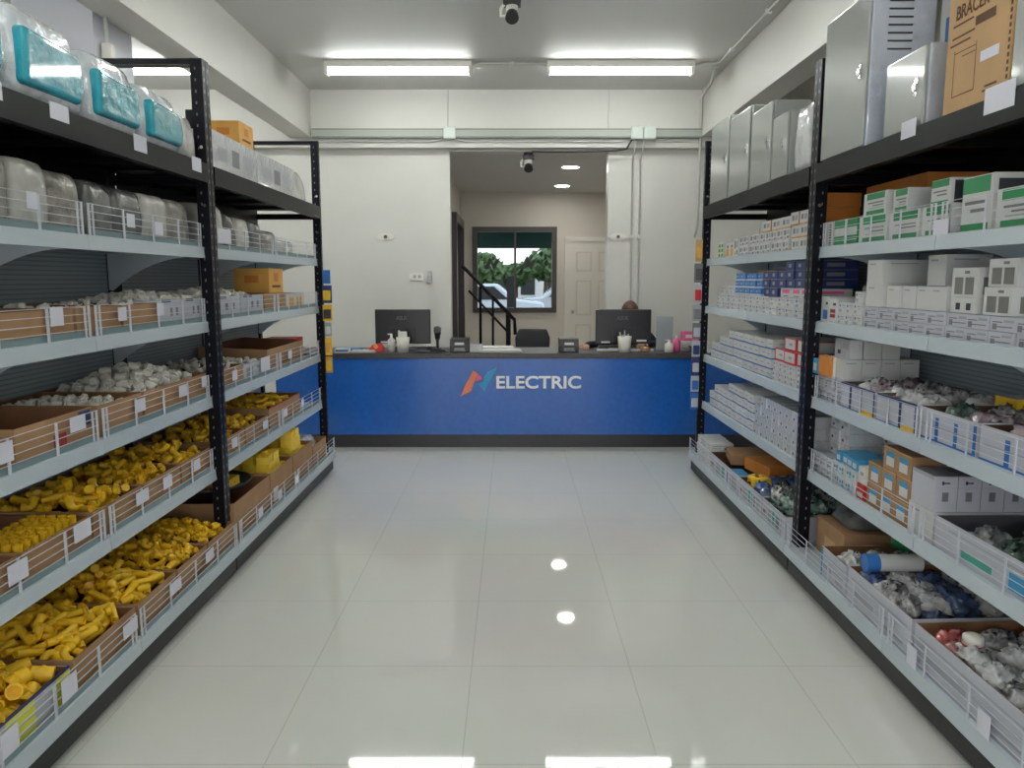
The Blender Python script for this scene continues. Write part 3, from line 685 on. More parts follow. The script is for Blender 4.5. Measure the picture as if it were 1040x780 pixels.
# --- shelf 5: grey wrapped bundles
z = SH[4]
for a, b, h, mm, lab in ((1.80, 2.14, .23, 'grey_wrap', 'nearest grey wrapped bundle on the upper left shelf'),
    (2.15, 2.32, .23, 'grey_wrap', 'narrow grey wrapped bundle beside the nearest one, upper left shelf'),
    (2.33, 2.52, .225, 'pale_wrap', 'pale grey wrapped bundle, third from the near end of upper left shelf'),
    (2.53, 2.70, .21, 'grey_wrap', 'grey wrapped bundle just before the fence joint, upper left shelf'),
    (2.73, 2.92, .205, 'dark_wrap', 'dark wrapped bundle just past the fence joint, upper left shelf'),
    (2.93, 3.14, .20, 'dark_wrap', 'second dark wrapped bundle past the fence joint, upper left shelf'),
    (3.16, 3.38, .205, 'pale_wrap', 'pale wrapped bundle after the two dark ones, upper left shelf'),
    (3.39, 3.60, .205, 'grey_wrap', 'grey wrapped bundle against the left middle upright'),
    (3.76, 4.02, .225, 'pale_wrap', 'pale wrapped bundle just beyond the left middle upright, upper shelf'),
    (4.04, 4.18, .20, 'dark_wrap', 'slim dark bundle behind the pale one, far upper left shelf'),
    (4.20, 4.40, .19, 'pale_wrap', 'short pale bundle between two dark ones, far upper left shelf'),
    (4.42, 4.60, .19, 'dark_wrap', 'last dark bundle on the far upper left shelf'),
    (4.63, 4.90, .15, 'grey_wrap', 'low grey bundle toward the far end of upper left shelf'),
    (4.93, 5.3, .11, 'bag_white', 'low white bag at the far end of upper left shelf')):
    bundle(L_, z - .004, a, b, .07, .36, h, mm, lab, rot=R.uniform(-.05, .05), taper=.05, jag=.006)
# --- shelf 4: white fittings in cartons
z = SH[3] - .004
TQ = [(0, 1, 0, .12, 'shelf_ledge')]
for i, (a, b, lab) in enumerate(((1.78, 2.12, 'nearest open carton on the fourth left shelf'), (2.14, 2.55, 'wide open carton on the fourth left shelf, second from the near end'), (2.57, 2.86, 'open carton just past the fence joint on the fourth left shelf'), (2.88, 3.16, 'open carton before the white printed ones on the fourth left shelf'))):
    tray(L_, z, a, b, .105, 'brown ' + lab, hn=None)
for a, b, lab in ((3.18, 3.40, 'open white carton with blue edges, nearer of the pair before the upright'), (3.42, 3.62, 'open white carton with blue edges against the left middle upright'), (3.74, 4.12, 'open white carton with blue edges just beyond the left middle upright'), (4.14, 4.5, 'open white carton with blue edges, farthest on the fourth left shelf')):
    tray(L_, z, a, b, .115, lab, out='lilac_card', deco=[(0, 1, 0, .09, 'navy'), (.1, .5, .9, 1, 'navy'), (.45, .55, .4, .7, 'grey_print'), (.7, .8, .4, .7, 'grey_print')])
tray(L_, z, 4.53, 4.95, .12, 'brown open carton under the orange box on the fourth left shelf')
tray(L_, z, 4.98, 5.4, .11, 'white open carton with yellow labels at far end of fourth left shelf', out='white_card', deco=[(.1, .4, .15, .8, 'amber_card'), (.55, .85, .15, .8, 'amber_card')])
one('amber', L_, z + .121, 4.66, 4.94, .06, .27, .145, 'orange brown cardboard box on top of the cartons, fourth left shelf')
wk = ['w_elbow', 'w_clip', 'w_coup', 'w_conn']
heap(wk, L_, z + .065, 1.8, 2.1, .055, 'the nearest carton of the fourth left shelf', 'white', mound=.008)
heap(['w_clip'], L_, z + .03, 2.30, 2.54, .07, 'the wide carton of the fourth left shelf', 'white', mound=.01)
heap(wk, L_, z + .085, 2.58, 2.85, .05, 'the carton past the fence joint, fourth left shelf', 'white', mound=.008)
heap(wk, L_, z + .085, 2.89, 3.15, .05, 'the last brown carton, fourth left shelf', 'white', mound=.008)
heap(['w_cup', 'w_coup', 'w_elbow'], L_, z + .10, 3.2, 3.62, .052, 'the blue edged cartons before the upright', 'white', mound=.035)
heap(['w_cup', 'w_coup'], L_, z + .10, 3.78, 4.45, .06, 'the blue edged cartons beyond the upright', 'white', mound=.04)
# --- shelf 3
z = SH[2] - .004
tray(L_, z, 1.78, 2.17, .11, 'nearest brown open carton on the third left shelf')
tray(L_, z, 2.20, 2.62, .125, 'brown open carton with torn print, second on the third left shelf', deco=[(.45, .62, .2, .55, 'dark_red'), (.80, .97, .55, .95, 'navy')])
tray(L_, z, 2.66, 2.98, .12, 'brown open carton with small white fittings just past the third shelf joint')
tray(L_, z, 3.0, 3.62, .12, 'long brown open carton heaped with white cups on the third left shelf')
tray(L_, z, 3.74, 4.12, .11, 'brown open carton just beyond the upright on the third left shelf')
tray(L_, z, 4.14, 4.5, .10, 'white open carton beside the big flat carton, third left shelf', out='white_card', deco=[(.1, .4, .2, .8, 'pale_print')])
tray(L_, z, 4.54, 5.32, .145, 'big flat brown carton with red lower edge, far third left shelf', deco=[(0, .55, 0, .18, 'red'), (.1, .9, .3, .36, 'kraft_print')], slope=.02)
one('redbox', L_, z, 5.35, 5.58, .12, .34, .15, 'small red box at far end of the third left shelf')
heap(['w_conn', 'w_coup'], L_, z + .08, 1.8, 2.15, .05, 'the nearest carton of the third left shelf', 'white', mound=.02)
heap(['w_conn'], L_, z + .095, 2.68, 2.96, .042, 'the carton past the joint, third left shelf', 'white', mound=.025)
heap(['w_cup'], L_, z + .105, 3.02, 3.60, .056, 'the long carton of the third left shelf', 'white', mound=.08)
heap(['w_conn', 'w_elbow'], L_, z + .09, 3.78, 4.48, .06, 'the cartons beyond the upright, third left shelf', 'white', mound=.03)
# --- shelf 2
z = SH[1] - .004
tray(L_, z, 1.78, 2.17, .11, 'nearest brown open carton on the second left shelf')
tray(L_, z, 2.19, 2.56, .11, 'brown carton holding standing yellow sleeves, second left shelf')
for a, b, lab in ((2.58, 2.93, 'brown open carton of yellow elbows past the sleeves, second left shelf'), (2.95, 3.28, 'brown open carton of yellow fittings, next to last before the left upright'), (3.30, 3.62, 'brown open carton of yellow fittings against the left upright, second shelf'),
    (3.74, 4.10, 'brown open carton of yellow fittings just beyond the upright, second left shelf'), (4.12, 4.5, 'brown open carton of yellow fittings mid way in far left bay, second shelf')):
    tray(L_, z, a, b, .115, lab)
tray(L_, z, 4.53, 5.2, .15, 'brown carton with red edge and yellow fittings, far second left shelf', deco=[(0, 1, .0, .1, 'kraft_print')], rim='dark_red')
for i in range(5):
    for j in range(8):
        q = 'y_slv_b'
        inst(F['y_slv'][0], 'sleeve_fitting', (-(XF + .09 + i * .034), 2.23 + j * .041, z + .075), (0, PI / 2 + R.uniform(-.05, .05), 0), 'yellow plastic sleeve fitting standing upright in rows in the carton', 'fitting', 'standing yellow sleeves on the second left shelf', 1.0)
heap(['y_conn'], L_, z + .05, 1.82, 2.15, .08, 'the nearest carton of the second left shelf', 'yellow', mound=.0, under=0)
heap(['y_elbow', 'y_slv', 'y_elbow'], L_, z + .10, 2.60, 2.92, .054, 'the carton next to the standing sleeves', 'yellow', mound=.05)
heap(['y_tee', 'y_elbow_s', 'y_conn'], L_, z + .10, 2.97, 3.27, .056, 'the carton before last, second left shelf', 'yellow', mound=.05)
heap(['y_elbow', 'y_coup'], L_, z + .10, 3.32, 3.60, .058, 'the carton against the upright, second left shelf', 'yellow', mound=.05)
heap(['y_coup', 'y_elbow_s'], L_, z + .11, 3.78, 4.48, .07, 'the cartons beyond the upright, second left shelf', 'yellow', mound=.04)
heap(['y_coup'], L_, z + .13, 4.56, 5.16, .07, 'the red edged carton, second left shelf', 'yellow', mound=.03)
# --- shelf 1
z = SH[0] - .004
tray(L_, z, 1.72, 2.24, .115, 'yellow and white printed open carton, nearest on the bottom left shelf', d0=-.03, out='lilac_card', rim='navy', deco=[(.0, .22, .1, .9, 'yellow_print'), (.42, .66, .12, .95, 'yellow_print'), (.42, .66, .3, .34, 'lilac_card'), (.42, .66, .55, .59, 'lilac_card'), (.86, 1, .12, .95, 'yellow_print')])
for a, b, lab in ((2.26, 2.66, 'brown open carton beside the yellow printed one, bottom left shelf'), (2.68, 3.0, 'brown open carton just past the fence joint, bottom left shelf'), (3.02, 3.32, 'brown open carton of yellow couplings, next to last before bottom left upright'), (3.34, 3.66, 'brown open carton against the upright, bottom left shelf')):
    tray(L_, z, a, b, .12, lab, d0=-.03, slope=.01)
heap(['y_slv_b', 'y_coup_b', 'y_coup_b'], L_, z + .118, 1.76, 2.22, .058, 'the yellow printed carton', 'yellow', d0=0.0, mound=.05, under=2)
heap(['y_slv', 'y_elbow', 'y_slv', 'y_coup'], L_, z + .120, 2.28, 2.64, .046, 'the carton beside the yellow printed one', 'yellow', d0=0.0, mound=.05)
heap(['y_elbow', 'y_coup', 'y_slv'], L_, z + .120, 2.70, 2.98, .045, 'the carton past the bottom left joint', 'yellow', d0=0.0, mound=.06)
heap(['y_coup', 'y_elbow_s', 'y_tee'], L_, z + .115, 3.04, 3.31, .045, 'the last but one bottom left carton', 'yellow', d0=0.0, mound=.06)
heap(['y_conn', 'y_conn_s', 'y_elbow_s'], L_, z + .115, 3.36, 3.64, .045, 'the bottom left carton against the upright', 'yellow', d0=0.0, mound=.05)
tray(L_, z, 3.70, 4.26, .195, 'tall brown open carton below the black tray, far bottom left shelf', d0=-.02)
tray(L_, z, 4.28, 4.72, .20, 'tall brown open carton under the heaped yellow boxes, far bottom left', d0=-.02, deco=[(.1, .3, .1, .5, 'paper')])
tray(L_, z, 4.74, 5.2, .20, 'tall brown open carton second from the far bottom left end', d0=-.02)
tray(L_, z, 5.22, 5.6, .15, 'last brown open carton on the far bottom left shelf', d0=-.02)
q = MB(); cx, cy = -(XF + .22), 4.0
prof = [(.17, 0), (.215, .035), (.222, .035), (.176, -.005), (0, -.005), (0, 0), (.17, 0)]
q.lathe((cx, cy, z + .203), prof, 'black_plastic', 28)
tag(q.build('serving_tray'), 'round black plastic tray of yellow boxes on top of tall carton', 'tray')
JB = block_mesh(.07, .10, .045, 'yellow_pale', 'junction_box')
def jb_pile(y0, y1, d0, d1, zb, rows, where, rnd=.15):
    ny = int((y1 - y0) / .108); nx = int((d1 - d0) / .08)
    for k in range(rows):
        for i in range(nx - (k > 1)):
            for j in range(ny - (k > 1)):
                if k == rows - 1 and R.random() < .25: continue
                inst(JB, 'junction_box', (-(XF + d0 + .04 + i * .08), y0 + .054 + j * .108, zb + k * .047), (0, 0, R.uniform(-rnd, rnd)), 'yellow plastic junction box stacked ' + where, 'junction box', 'yellow junction boxes ' + where)
jb_pile(3.86, 4.18, .08, .34, z + .206, 2, 'on the round black tray')
jb_pile(4.32, 4.70, .0, .42, z + .10, 4, 'in the tall carton past the black tray')
jb_pile(4.78, 5.16, .0, .42, z + .10, 5, 'in the farther tall carton')
bundle(L_, z + .02, 5.26, 5.55, .02, .40, .17, 'bag_white', 'clear bag in the last carton of the bottom left shelf', 'plastic_bag', 'bag')

# ================================================================ RIGHT RACK CONTENTS
def enclosure(y0, y1, d0, d1, h, lab, wrap=False, louvre=False, name='metal_enclosure'):
    s = 1; x0, x1 = X(s, d0), X(s, d1)
    e = thing(name, ((x0 + x1) / 2, (y0 + y1) / 2, TOPZ), lab, 'enclosure')
    q = MB().box(x0 + .012, x1, y0, y1, TOPZ, TOPZ + h, 'enclosure_film' if wrap else 'enclosure_grey')
    q.build('body', e, bevel=.006)
    MB().box(x0, x0 + .011, y0 + .006, y1 - .006, TOPZ + .006, TOPZ + h - .006, 'enclosure_grey').build('door', e, bevel=.004)
    k = MB().cyl((x0 - .004, y0 + .05, TOPZ + h * .5), .014, -.01, 'chrome', 12, axis=0); k.box(x0 - .006, x0, y0 + .04, y0 + .06, TOPZ + h * .5 - .03, TOPZ + h * .5 + .03, 'chrome'); k.build('latch', e)
    if louvre:
        q = MB()
        for i in range(7): q.box(x0 + .075, x0 + .17, y0 - .003, y0 - .0005, TOPZ + h - .05 - i * .03, TOPZ + h - .044 - i * .03, 'gap')
        q.build('louvre', e)
    return e
enclosure(1.72, 2.262, .0, .24, .50, 'grey metal enclosure at the near end of the right top shelf')
enclosure(2.74, 3.03, .01, .17, .275, 'small grey metal enclosure beside the brown printed carton, right top', wrap=True)
enclosure(3.17, 3.60, -.002, .26, .60, 'tall grey metal enclosure with louvres wrapped in film, by the upright', wrap=True, louvre=True)
for a, b, h, lab in ((5.18, 5.62, .54, 'grey metal enclosure farthest on the right top shelf'), (4.72, 5.14, .50, 'grey metal enclosure second from far end, right top shelf'), (4.32, 4.68, .44, 'grey metal enclosure third from far end, right top shelf'), (4.04, 4.28, .33, 'smallest far grey enclosure beside the wrapped bag, right top shelf')):
    enclosure(a, b, .01 if h > .4 else .0, .22, h, lab)
bundle(R_, TOPZ, 3.76, 4.0, .01, .25, .32, 'wrap_white', 'crinkled clear wrapped pack beside the right middle upright, top shelf', 'wrapped_pack', 'pack', taper=.05)
one('plainwhite', R_, TOPZ, 3.95, 4.6, .30, .44, .44, 'white carton standing behind the far enclosures on right top')
one('orange', R_, TOPZ, 3.75, 3.93, .30, .46, .44, 'orange carton behind the crinkled pack on the right top')
# the big brown printed carton
e = thing('shipping_carton', (XF + .16, 2.36, TOPZ), 'large brown shipping carton with dark print and a white sticker', 'carton')
x0 = XF + .002
MB().box(x0, XF + .30, 2.27, 2.60, TOPZ, TOPZ + .55, 'kraft_light').build('body', e, bevel=.002)
q = MB(); xx = x0 - .001
def ql(y0, y1, z0, z1, mm, sh=0): q.quad([(xx, y0, TOPZ + z0), (xx, y1, TOPZ + z0), (xx, y1, TOPZ + z1), (xx, y0, TOPZ + z1)], mm)
ql(2.350, 2.450, .235, .262, 'kraft_print'); ql(2.460, 2.570, .262, .268, 'kraft_print'); ql(2.450, 2.570, .225, .231, 'kraft_print'); ql(2.470, 2.580, .205, .211, 'kraft_print')
ql(2.440, 2.550, .178, .181, 'kraft_print'); ql(2.440, 2.510, .162, .165, 'kraft_print')
for (a, b, c, d) in ((2.435, 2.438, .05, .19), (2.55, 2.553, .05, .19), (2.435, 2.553, .047, .05)): ql(a, b, c, d, 'kraft_print')
for i in range(24): ql(2.272, 2.282, .02 + i * .02, .032 + i * .02, 'kraft_print')
ql(2.320, 2.380, .040, .046, 'kraft_print'); ql(2.340, 2.390, .028, .034, 'kraft_print')
q.build('printed_side', e)
q = MB(); q.box(xx - .001, xx, 2.32, 2.41, TOPZ + .12, TOPZ + .15, 'tag'); q.build('sticker', e)
put_text('lettering', 'BRACER', .06, .17, .0005, 'kraft_print', (xx - .0005, 2.47, TOPZ + .30), (PI / 2, 0, -PI / 2), e, bold=.0006)
one('white', R_, TOPZ, 2.78, 3.1, .24, .32, .55, 'tall white carton standing behind the small grey enclosure')
one('kraftplain', R_, TOPZ, 2.78, 3.1, .33, .45, .60, 'tall brown carton standing behind the small grey enclosure')
# --- shelf 5
z = SH[4] - .004
one('orange', R_, z, 3.08, 3.60, .22, .46, .27, 'large orange carton behind the green and white boxes')
one('stripes', R_, z, 3.55, 3.62, .055, .2, .115, 'narrow white box with brown stripes against the right middle upright')
one('greenfull', R_, z, 3.30, 3.53, .055, .2, .115, 'green box with white label band, right upper shelf by upright')
one('greenwhite', R_, z, 3.04, 3.28, .055, .28, .11, 'green and white box, second from upright on right upper shelf')
one('greenwhite', R_, z, 2.80, 3.02, .055, .28, .105, 'green and white box below the plain white side, right upper shelf')
one('greenwhite', R_, z, 2.60, 2.78, .055, .28, .105, 'green and white box, fourth from upright on right upper shelf')
one('greenwhite', R_, z + .111, 3.07, 3.26, .06, .22, .09, 'upper green and white box next to the orange carton')
one('greenwhite', R_, z + .106, 2.90, 3.01, .06, .34, .085, 'upper green and white box with long plain end, right upper shelf')
one('greenblack', R_, z + .106, 2.62, 2.74, .06, .34, .085, 'upper green box with black patch, farther of the two')
one('greenblack', R_, z, 2.38, 2.54, .055, .40, .175, 'tall green and white box with large black end panel')
one('greenwhite', R_, z, 2.18, 2.36, .055, .3, .12, 'low green and white box nearest but one on right upper shelf')
one('greenwhite', R_, z, 1.98, 2.16, .055, .3, .12, 'low green and white box nearest on the right upper shelf')
# far bay
block('greyprint', R_, z, 4.10, 5.0, 9, 2, .062, .16, 'white box with grey print, far right upper shelf', 'grey printed boxes on the far right upper shelf')
block('orangewhite', R_, z, 3.74, 4.09, 3, 4, .066, .2, 'white and orange box by right middle upright', 'white and orange boxes by the right middle upright', step=[4, 3, 3])
block('orangewhite', R_, z + .124, 4.1, 4.55, 3, 1, .062, .2, 'white and orange box on the upper row of far right shelf', 'white and orange boxes on the grey printed ones')
block('greenlabel', R_, z, 5.36, 5.52, 2, 1, .11, .12, 'white box with green label at far end, right upper shelf', 'green label boxes at the far right end')
block('yellowlabel', R_, z, 5.12, 5.34, 2, 1, .10, .12, 'white box with amber label, far right upper shelf', 'amber label boxes')
one('greyprint', R_, z, 5.02, 5.11, .055, .2, .12, 'white box with grey print beside the amber labels')
block('orange', R_, z + .0, 4.5, 4.9, 2, 1, .20, .16, 'orange carton standing behind the printed boxes, far right upper shelf', 'orange cartons at the back of far right upper shelf', d0=.26)
one('cream', R_, z + .0, 5.0, 5.25, .26, .42, .19, 'cream carton standing at the back, far right upper shelf')
# --- shelf 4
z = SH[3] - .004
block('lilac', R_, z, 1.98, 3.20, 10, 2, .045, .30, 'pale grey printed box, low wall on right fourth shelf', 'pale grey printed boxes on the fourth right shelf')
block('white', R_, z, 3.22, 3.45, 3, 2, .05, .16, 'small white box beside the low wall', 'small white boxes beside the low wall', step=[3, 2, 2])
one('redlabel', R_, z, 3.46, 3.54, .055, .2, .11, 'white box with red label, fourth right shelf by upright')
one('bluelabel', R_, z, 3.55, 3.63, .055, .2, .12, 'white box with blue mark against right middle upright, fourth shelf')
one('cream', R_, z, 3.46, 3.62, .24, .42, .17, 'cream box behind the red label box, fourth right shelf')
one('bluepack', R_, z, 3.36, 3.44, .24, .42, .18, 'blue box standing behind small white ones, fourth right shelf')
zz = z + .0905
one('plainwhite', R_, zz, 3.06, 3.19, .06, .24, .09, 'white box on the low wall below the farther white cube')
one('plainwhite', R_, zz + .0905, 3.06, 3.19, .06, .26, .095, 'farther of two topmost white boxes on the fourth right shelf')
block('plainwhite', R_, zz, 2.62, 3.04, 4, 1, .085, .20, 'white box in a row on the low wall', 'row of white boxes on the low wall', d0=.07)
one('plainwhite', R_, zz + .0855, 2.72, 2.84, .12, .28, .11, 'nearer of two topmost white boxes on the fourth right shelf')
one('smallwindow', R_, zz, 2.45, 2.59, .07, .24, .05, 'flat white box with small dark windows under the windowed one')
one('window', R_, zz + .051, 2.45, 2.59, .07, .23, .095, 'white box with two grey windows, farther on fourth right shelf')
one('window', R_, zz, 2.27, 2.41, .07, .26, .085, 'white box with grey windows, lower of the nearest pair')
one('window', R_, zz + .086, 2.27, 2.41, .08, .27, .085, 'white box with grey windows, upper of the nearest pair')
# far bay shelf 4
block('white', R_, z, 3.74, 5.5, 14, 2, .052, .20, 'white printed box, far right fourth shelf', 'white printed boxes on the far fourth right shelf')
block('pinklabel', R_, z + .105, 3.76, 4.22, 3, 1, .05, .20, 'white box with pink label, far right fourth shelf', 'pink label boxes')
block('navy', R_, z + .156, 3.76, 4.50, 6, 2, .046, .22, 'navy blue box stacked on far right fourth shelf', 'navy boxes on the far fourth right shelf', step=[3, 3, 3, 2, 2, 2])
block('navy', R_, z + .105, 4.24, 4.50, 2, 1, .05, .20, 'navy blue box under the other navy ones', 'lower navy boxes')
block('bluepack', R_, z + .105, 4.52, 5.05, 5, 3, .044, .20, 'blue and white box, far right fourth shelf', 'blue and white boxes on far fourth right shelf')
block('white', R_, z + .105, 5.07, 5.36, 3, 1, .05, .18, 'white box at the far end upon the others', 'white boxes at far end of fourth right shelf')
one('amber', R_, z + .06, 4.95, 5.3, .28, .44, .20, 'small amber carton at the back, far right fourth shelf')
# --- shelf 3
z = SH[2] - .004
BY = [(0, 1, 0, .10, 'blue'), (0, 1, .9, 1, 'navy'), (.0, .04, 0, 1, 'navy'), (.36, .42, 0, 1, 'navy'), (.66, .72, 0, 1, 'navy'), (.04, .36, .02, .2, 'yellow')]
BB = [(0, 1, 0, .12, 'blue'), (.0, .05, 0, .9, 'blue'), (.30, .36, .1, .8, 'blue'), (.63, .69, .1, .8, 'blue'), (.05, .95, .5, .53, 'pale_print')]
tr3 = ((3.04, 3.36, BY, 'white tray with navy and yellow print nearest the upright, third right shelf'), (2.72, 3.02, BY, 'white tray with navy and yellow print, second from upright, third right'), (2.36, 2.70, BB, 'white tray with blue print, middle of the third right shelf'), (1.95, 2.34, BB, 'white tray with blue print, nearest on the third right shelf'))
for a, b, dc, lab in tr3: tray(R_, z, a, b, .115, lab, out='lilac_card', inn='brown', deco=dc, name='open_tray', cat='tray')
BAGS = {c: [bundle_mesh(.11, .10, .05, c, 50 + i, 'parts_bag', .5, .012) for i in range(2)] for c in ('bag_mixed', 'bag_green', 'bag_white', 'bag_red', 'bag_blue', 'bag_mauve')}
CN = {'bag_mixed': 'grey', 'bag_green': 'dark green', 'bag_white': 'whitish', 'bag_red': 'red', 'bag_blue': 'dark blue', 'bag_mauve': 'mauve'}
def bags(cols, s, z, y0, y1, d0, d1, step, where, layers=2, dz=.035):
    for k in range(layers):
        ny = max(1, int((y1 - y0) / step)); nx = max(1, int((d1 - d0) / step))
        for i in range(nx):
            for j in range(ny):
                c = R.choice(cols)
                inst(R.choice(BAGS[c]), 'parts_bag', (s * (XF + d0 + (d1 - d0) * (i + .5) / nx + R.uniform(-.008, .008)), y0 + (y1 - y0) * (j + .5) / ny, z + k * dz + R.uniform(0, .01)), (R.uniform(-.2, .2), R.uniform(-.2, .2), R.uniform(0, PI)), CN[c] + ' bag of small parts lying in ' + where, 'bag', CN[c] + ' bags in ' + where, min(1.0, step / .105))
bags(['bag_mauve', 'bag_white', 'bag_mixed'], R_, z + .04, 2.74, 3.34, .08, .42, .115, 'the navy and yellow printed trays', 2)
bags(['bag_mixed', 'bag_green', 'bag_mauve'], R_, z + .035, 1.98, 2.68, .08, .42, .115, 'the blue printed trays', 2)
one('yellowwhite', R_, z + .03, 2.60, 2.72, .33, .44, .12, 'white box with yellow top at the back of blue trays')
block('lilac', R_, z, 3.38, 3.62, 3, 2, .06, .10, 'pale box between the tray and right upright', 'pale boxes by the right middle upright')
one('plainwhite', R_, z, 3.385, 3.62, .17, .46, .10, 'long white box at the back carrying the row of white ones')
for i in range(4):
    inst(pack('plainwhite', .20, .083, .105), 'box', (XF + .11 + i * .085, 3.49, z + .1015), (0, 0, 0), 'white box standing end-on above the trays, ' + ORD[i] + ' from the aisle', 'box', 'row of end-on white boxes on third right shelf')
for i in range(2):
    inst(pack('plainwhite', .18, .080, .09), 'box', (XF + .20 + i * .083, 3.49, z + .2075), (0, 0, 0), 'white box on top of the end-on row, ' + ORD[i] + ' from the aisle', 'box', 'pair of upper end-on white boxes')
one('wrap', R_, z + .207, 3.40, 3.56, .10, .155, .085, 'small wrapped box beside the upper pair of white boxes')
one('orange', R_, z + .121, 3.46, 3.58, .035, .052, .09, 'thin orange book-like box beside the end-on white ones')
one('cream', R_, z + .121, 3.46, 3.58, .054, .067, .09, 'thin cream box beside the thin orange one')
one('sky', R_, z + .121, 3.585, 3.635, .03, .10, .07, 'bright blue box next to right middle upright')
# far bay shelf 3
block('bluestripe', R_, z, 4.30, 5.60, 12, 4, .056, .18, 'white box with blue stripe, far right third shelf', 'blue striped boxes on far third right shelf', step=[4, 4, 4, 4, 4, 4, 4, 4, 3, 3, 2, 2])
block('white', R_, z, 3.74, 4.28, 6, 2, .058, .18, 'white box below red framed ones, third right shelf', 'white boxes below the red framed ones')
block('redframe', R_, z + .118, 3.76, 4.26, 3, 2, .07, .20, 'white box with red frame, far right third shelf', 'red framed boxes on the far third right shelf', step=[2, 2, 1])
# --- shelf 2
z = SH[1] - .004
block('wrap', R_, z + .10, 3.42, 3.62, 2, 3, .06, .16, 'foil wrapped white box by the upright, second right shelf', 'foil wrapped boxes by the right upright', d0=.12)
block('lilac', R_, z, 3.42, 3.62, 3, 2, .048, .14, 'pale box under foil wrapped ones, second right shelf', 'pale boxes under the foil wrapped ones')
block('wrap', R_, z + .06, 3.20, 3.40, 2, 3, .06, .16, 'foil wrapped box past the first stack, second right shelf', 'second stack of foil wrapped boxes', d0=.26)
block('tealprint', R_, z, 3.155, 3.41, 4, 2, .055, .12, 'white and blue printed box, second right shelf', 'white and blue boxes on second right shelf')
block('sky', R_, z + .112, 3.16, 3.38, 4, 1, .045, .14, 'bright blue small box on white ones, second right shelf', 'bright blue boxes on second right shelf')
one('redbox', R_, z, 3.09, 3.15, .052, .16, .07, 'small red box beside the kraft cartons, second right shelf')
one('cream', R_, z + .072, 3.09, 3.15, .055, .17, .07, 'small cream box upon the red one')
block('kraftlabel', R_, z, 2.745, 3.085, 3, 2, .09, .20, 'brown carton with blue white label, lower group', 'labelled brown cartons', d0=.055)
block('kraftlabel', R_, z + .181, 2.745, 2.97, 2, 1, .09, .13, 'brown carton with blue white label, topmost pair', 'topmost labelled brown cartons', d0=.055)
one('plainwhite', R_, z, 2.57, 2.735, .055, .475, .115, 'low white box under the row of arrow marked boxes')
for i in range(5):
    inst(pack('dash', .15, .078, .125), 'box', (XF + .095 + i * .081, 2.65, z + .117), (0, 0, 0), 'white box with dark arrow mark standing in a row, ' + ORD[i] + ' from the aisle', 'box', 'white arrow marked boxes on second right shelf')
TE = [(.1, .9, .75, .78, 'pale_print'), (.15, .35, .2, .5, 'teal_print'), (.4, .5, .15, .6, 'sky_blue'), (.6, .8, .2, .45, 'teal_print')]
tray(R_, z, 1.75, 2.55, .115, 'white open tray with teal print, near end of second right shelf', out='lilac_card', inn='grey_plastic', deco=TE, name='open_tray', cat='tray')
bags(['bag_mixed', 'bag_green'], R_, z + .05, 1.8, 2.50, .08, .42, .13, 'the teal printed tray', 1)
block('wrap', R_, z, 3.74, 4.55, 8, 4, .06, .18, 'shiny wrapped white box, far right second shelf', 'wrapped white boxes on the far second right shelf', step=[4, 4, 4, 4, 4, 4, 4, 3])
block('bluestripe', R_, z, 4.57, 5.60, 9, 4, .056, .16, 'white box with blue stripe, far right second shelf', 'blue striped boxes on far second right shelf', step=[4, 4, 4, 4, 4, 3, 3, 3, 2])
# --- shelf 1
z = SH[0] - .004
one('kraftplain', R_, z, 3.30, 3.60, .08, .42, .17, 'brown closed carton with white sticker, bottom right shelf by upright', rj=0)
bundle(R_, z + .172, 3.34, 3.58, .12, .38, .08, 'dark_wrap', 'black shiny bag lying on the brown carton, bottom right shelf', 'plastic_bag', 'bag', taper=.3)
PT = [(.05, .95, .72, .76, 'pale_print'), (.1, .5, .45, .5, 'pale_print'), (.55, .9, .3, .5, 'pale_print'), (.1, .4, .2, .28, 'pale_print')]
tray(R_, z, 3.02, 3.27, .135, 'white open tray with blue end, bottom right shelf', d0=-.03, out='lilac_card', inn='kraft_in', deco=PT + [(.93, 1, 0, 1, 'sky_blue')], name='open_tray', cat='tray')
tray(R_, z, 2.50, 3.0, .145, 'long white open tray holding a blue capped roll, bottom right shelf', d0=-.03, out='lilac_card', inn='kraft_in', deco=PT, name='open_tray', cat='tray', slope=.01)
tray(R_, z, 1.80, 2.48, .145, 'nearest white open tray of bagged fittings, bottom right shelf', d0=-.03, out='lilac_card', inn='kraft_in', deco=PT, name='open_tray', cat='tray', slope=.01)
bags(['bag_white', 'bag_mixed', 'bag_white'], R_, z + .06, 3.04, 3.25, .0, .42, .105, 'the blue ended tray', 2, .03)
bags(['bag_white', 'bag_blue', 'bag_white', 'bag_mixed'], R_, z + .055, 2.66, 2.98, .0, .42, .105, 'the long white tray', 2, .03)
bags(['bag_white', 'bag_white', 'bag_mixed', 'bag_mauve', 'bag_white', 'bag_mixed', 'bag_red'], R_, z + .055, 1.9, 2.46, .0, .42, .11, 'the nearest white tray', 2, .035)
e = thing('film_roll', (XF + .2, 2.93, z + .185), 'white roll with a bright blue cap lying across the long tray', 'roll')
MB().tube([(XF + .05, 2.93, z + .185), (XF + .22, 2.93, z + .185)], .034, 'white_card', 18).build('roll_body', e)
MB().tube([(XF + .0, 2.93, z + .185), (XF + .05, 2.93, z + .185)], .036, 'blue', 18).build('cap', e)
e = thing('pipe_fitting', (XF + .08, 2.34, z + .15), 'round white plastic cap with red collar in the nearest tray', 'fitting')
q = MB().lathe((XF + .07, 2.32, z + .15), [(0, .03), (.018, .03), (.03, .024), (.032, 0), (0, 0)], 'white_plastic', 18); q.build('cap_top', e)
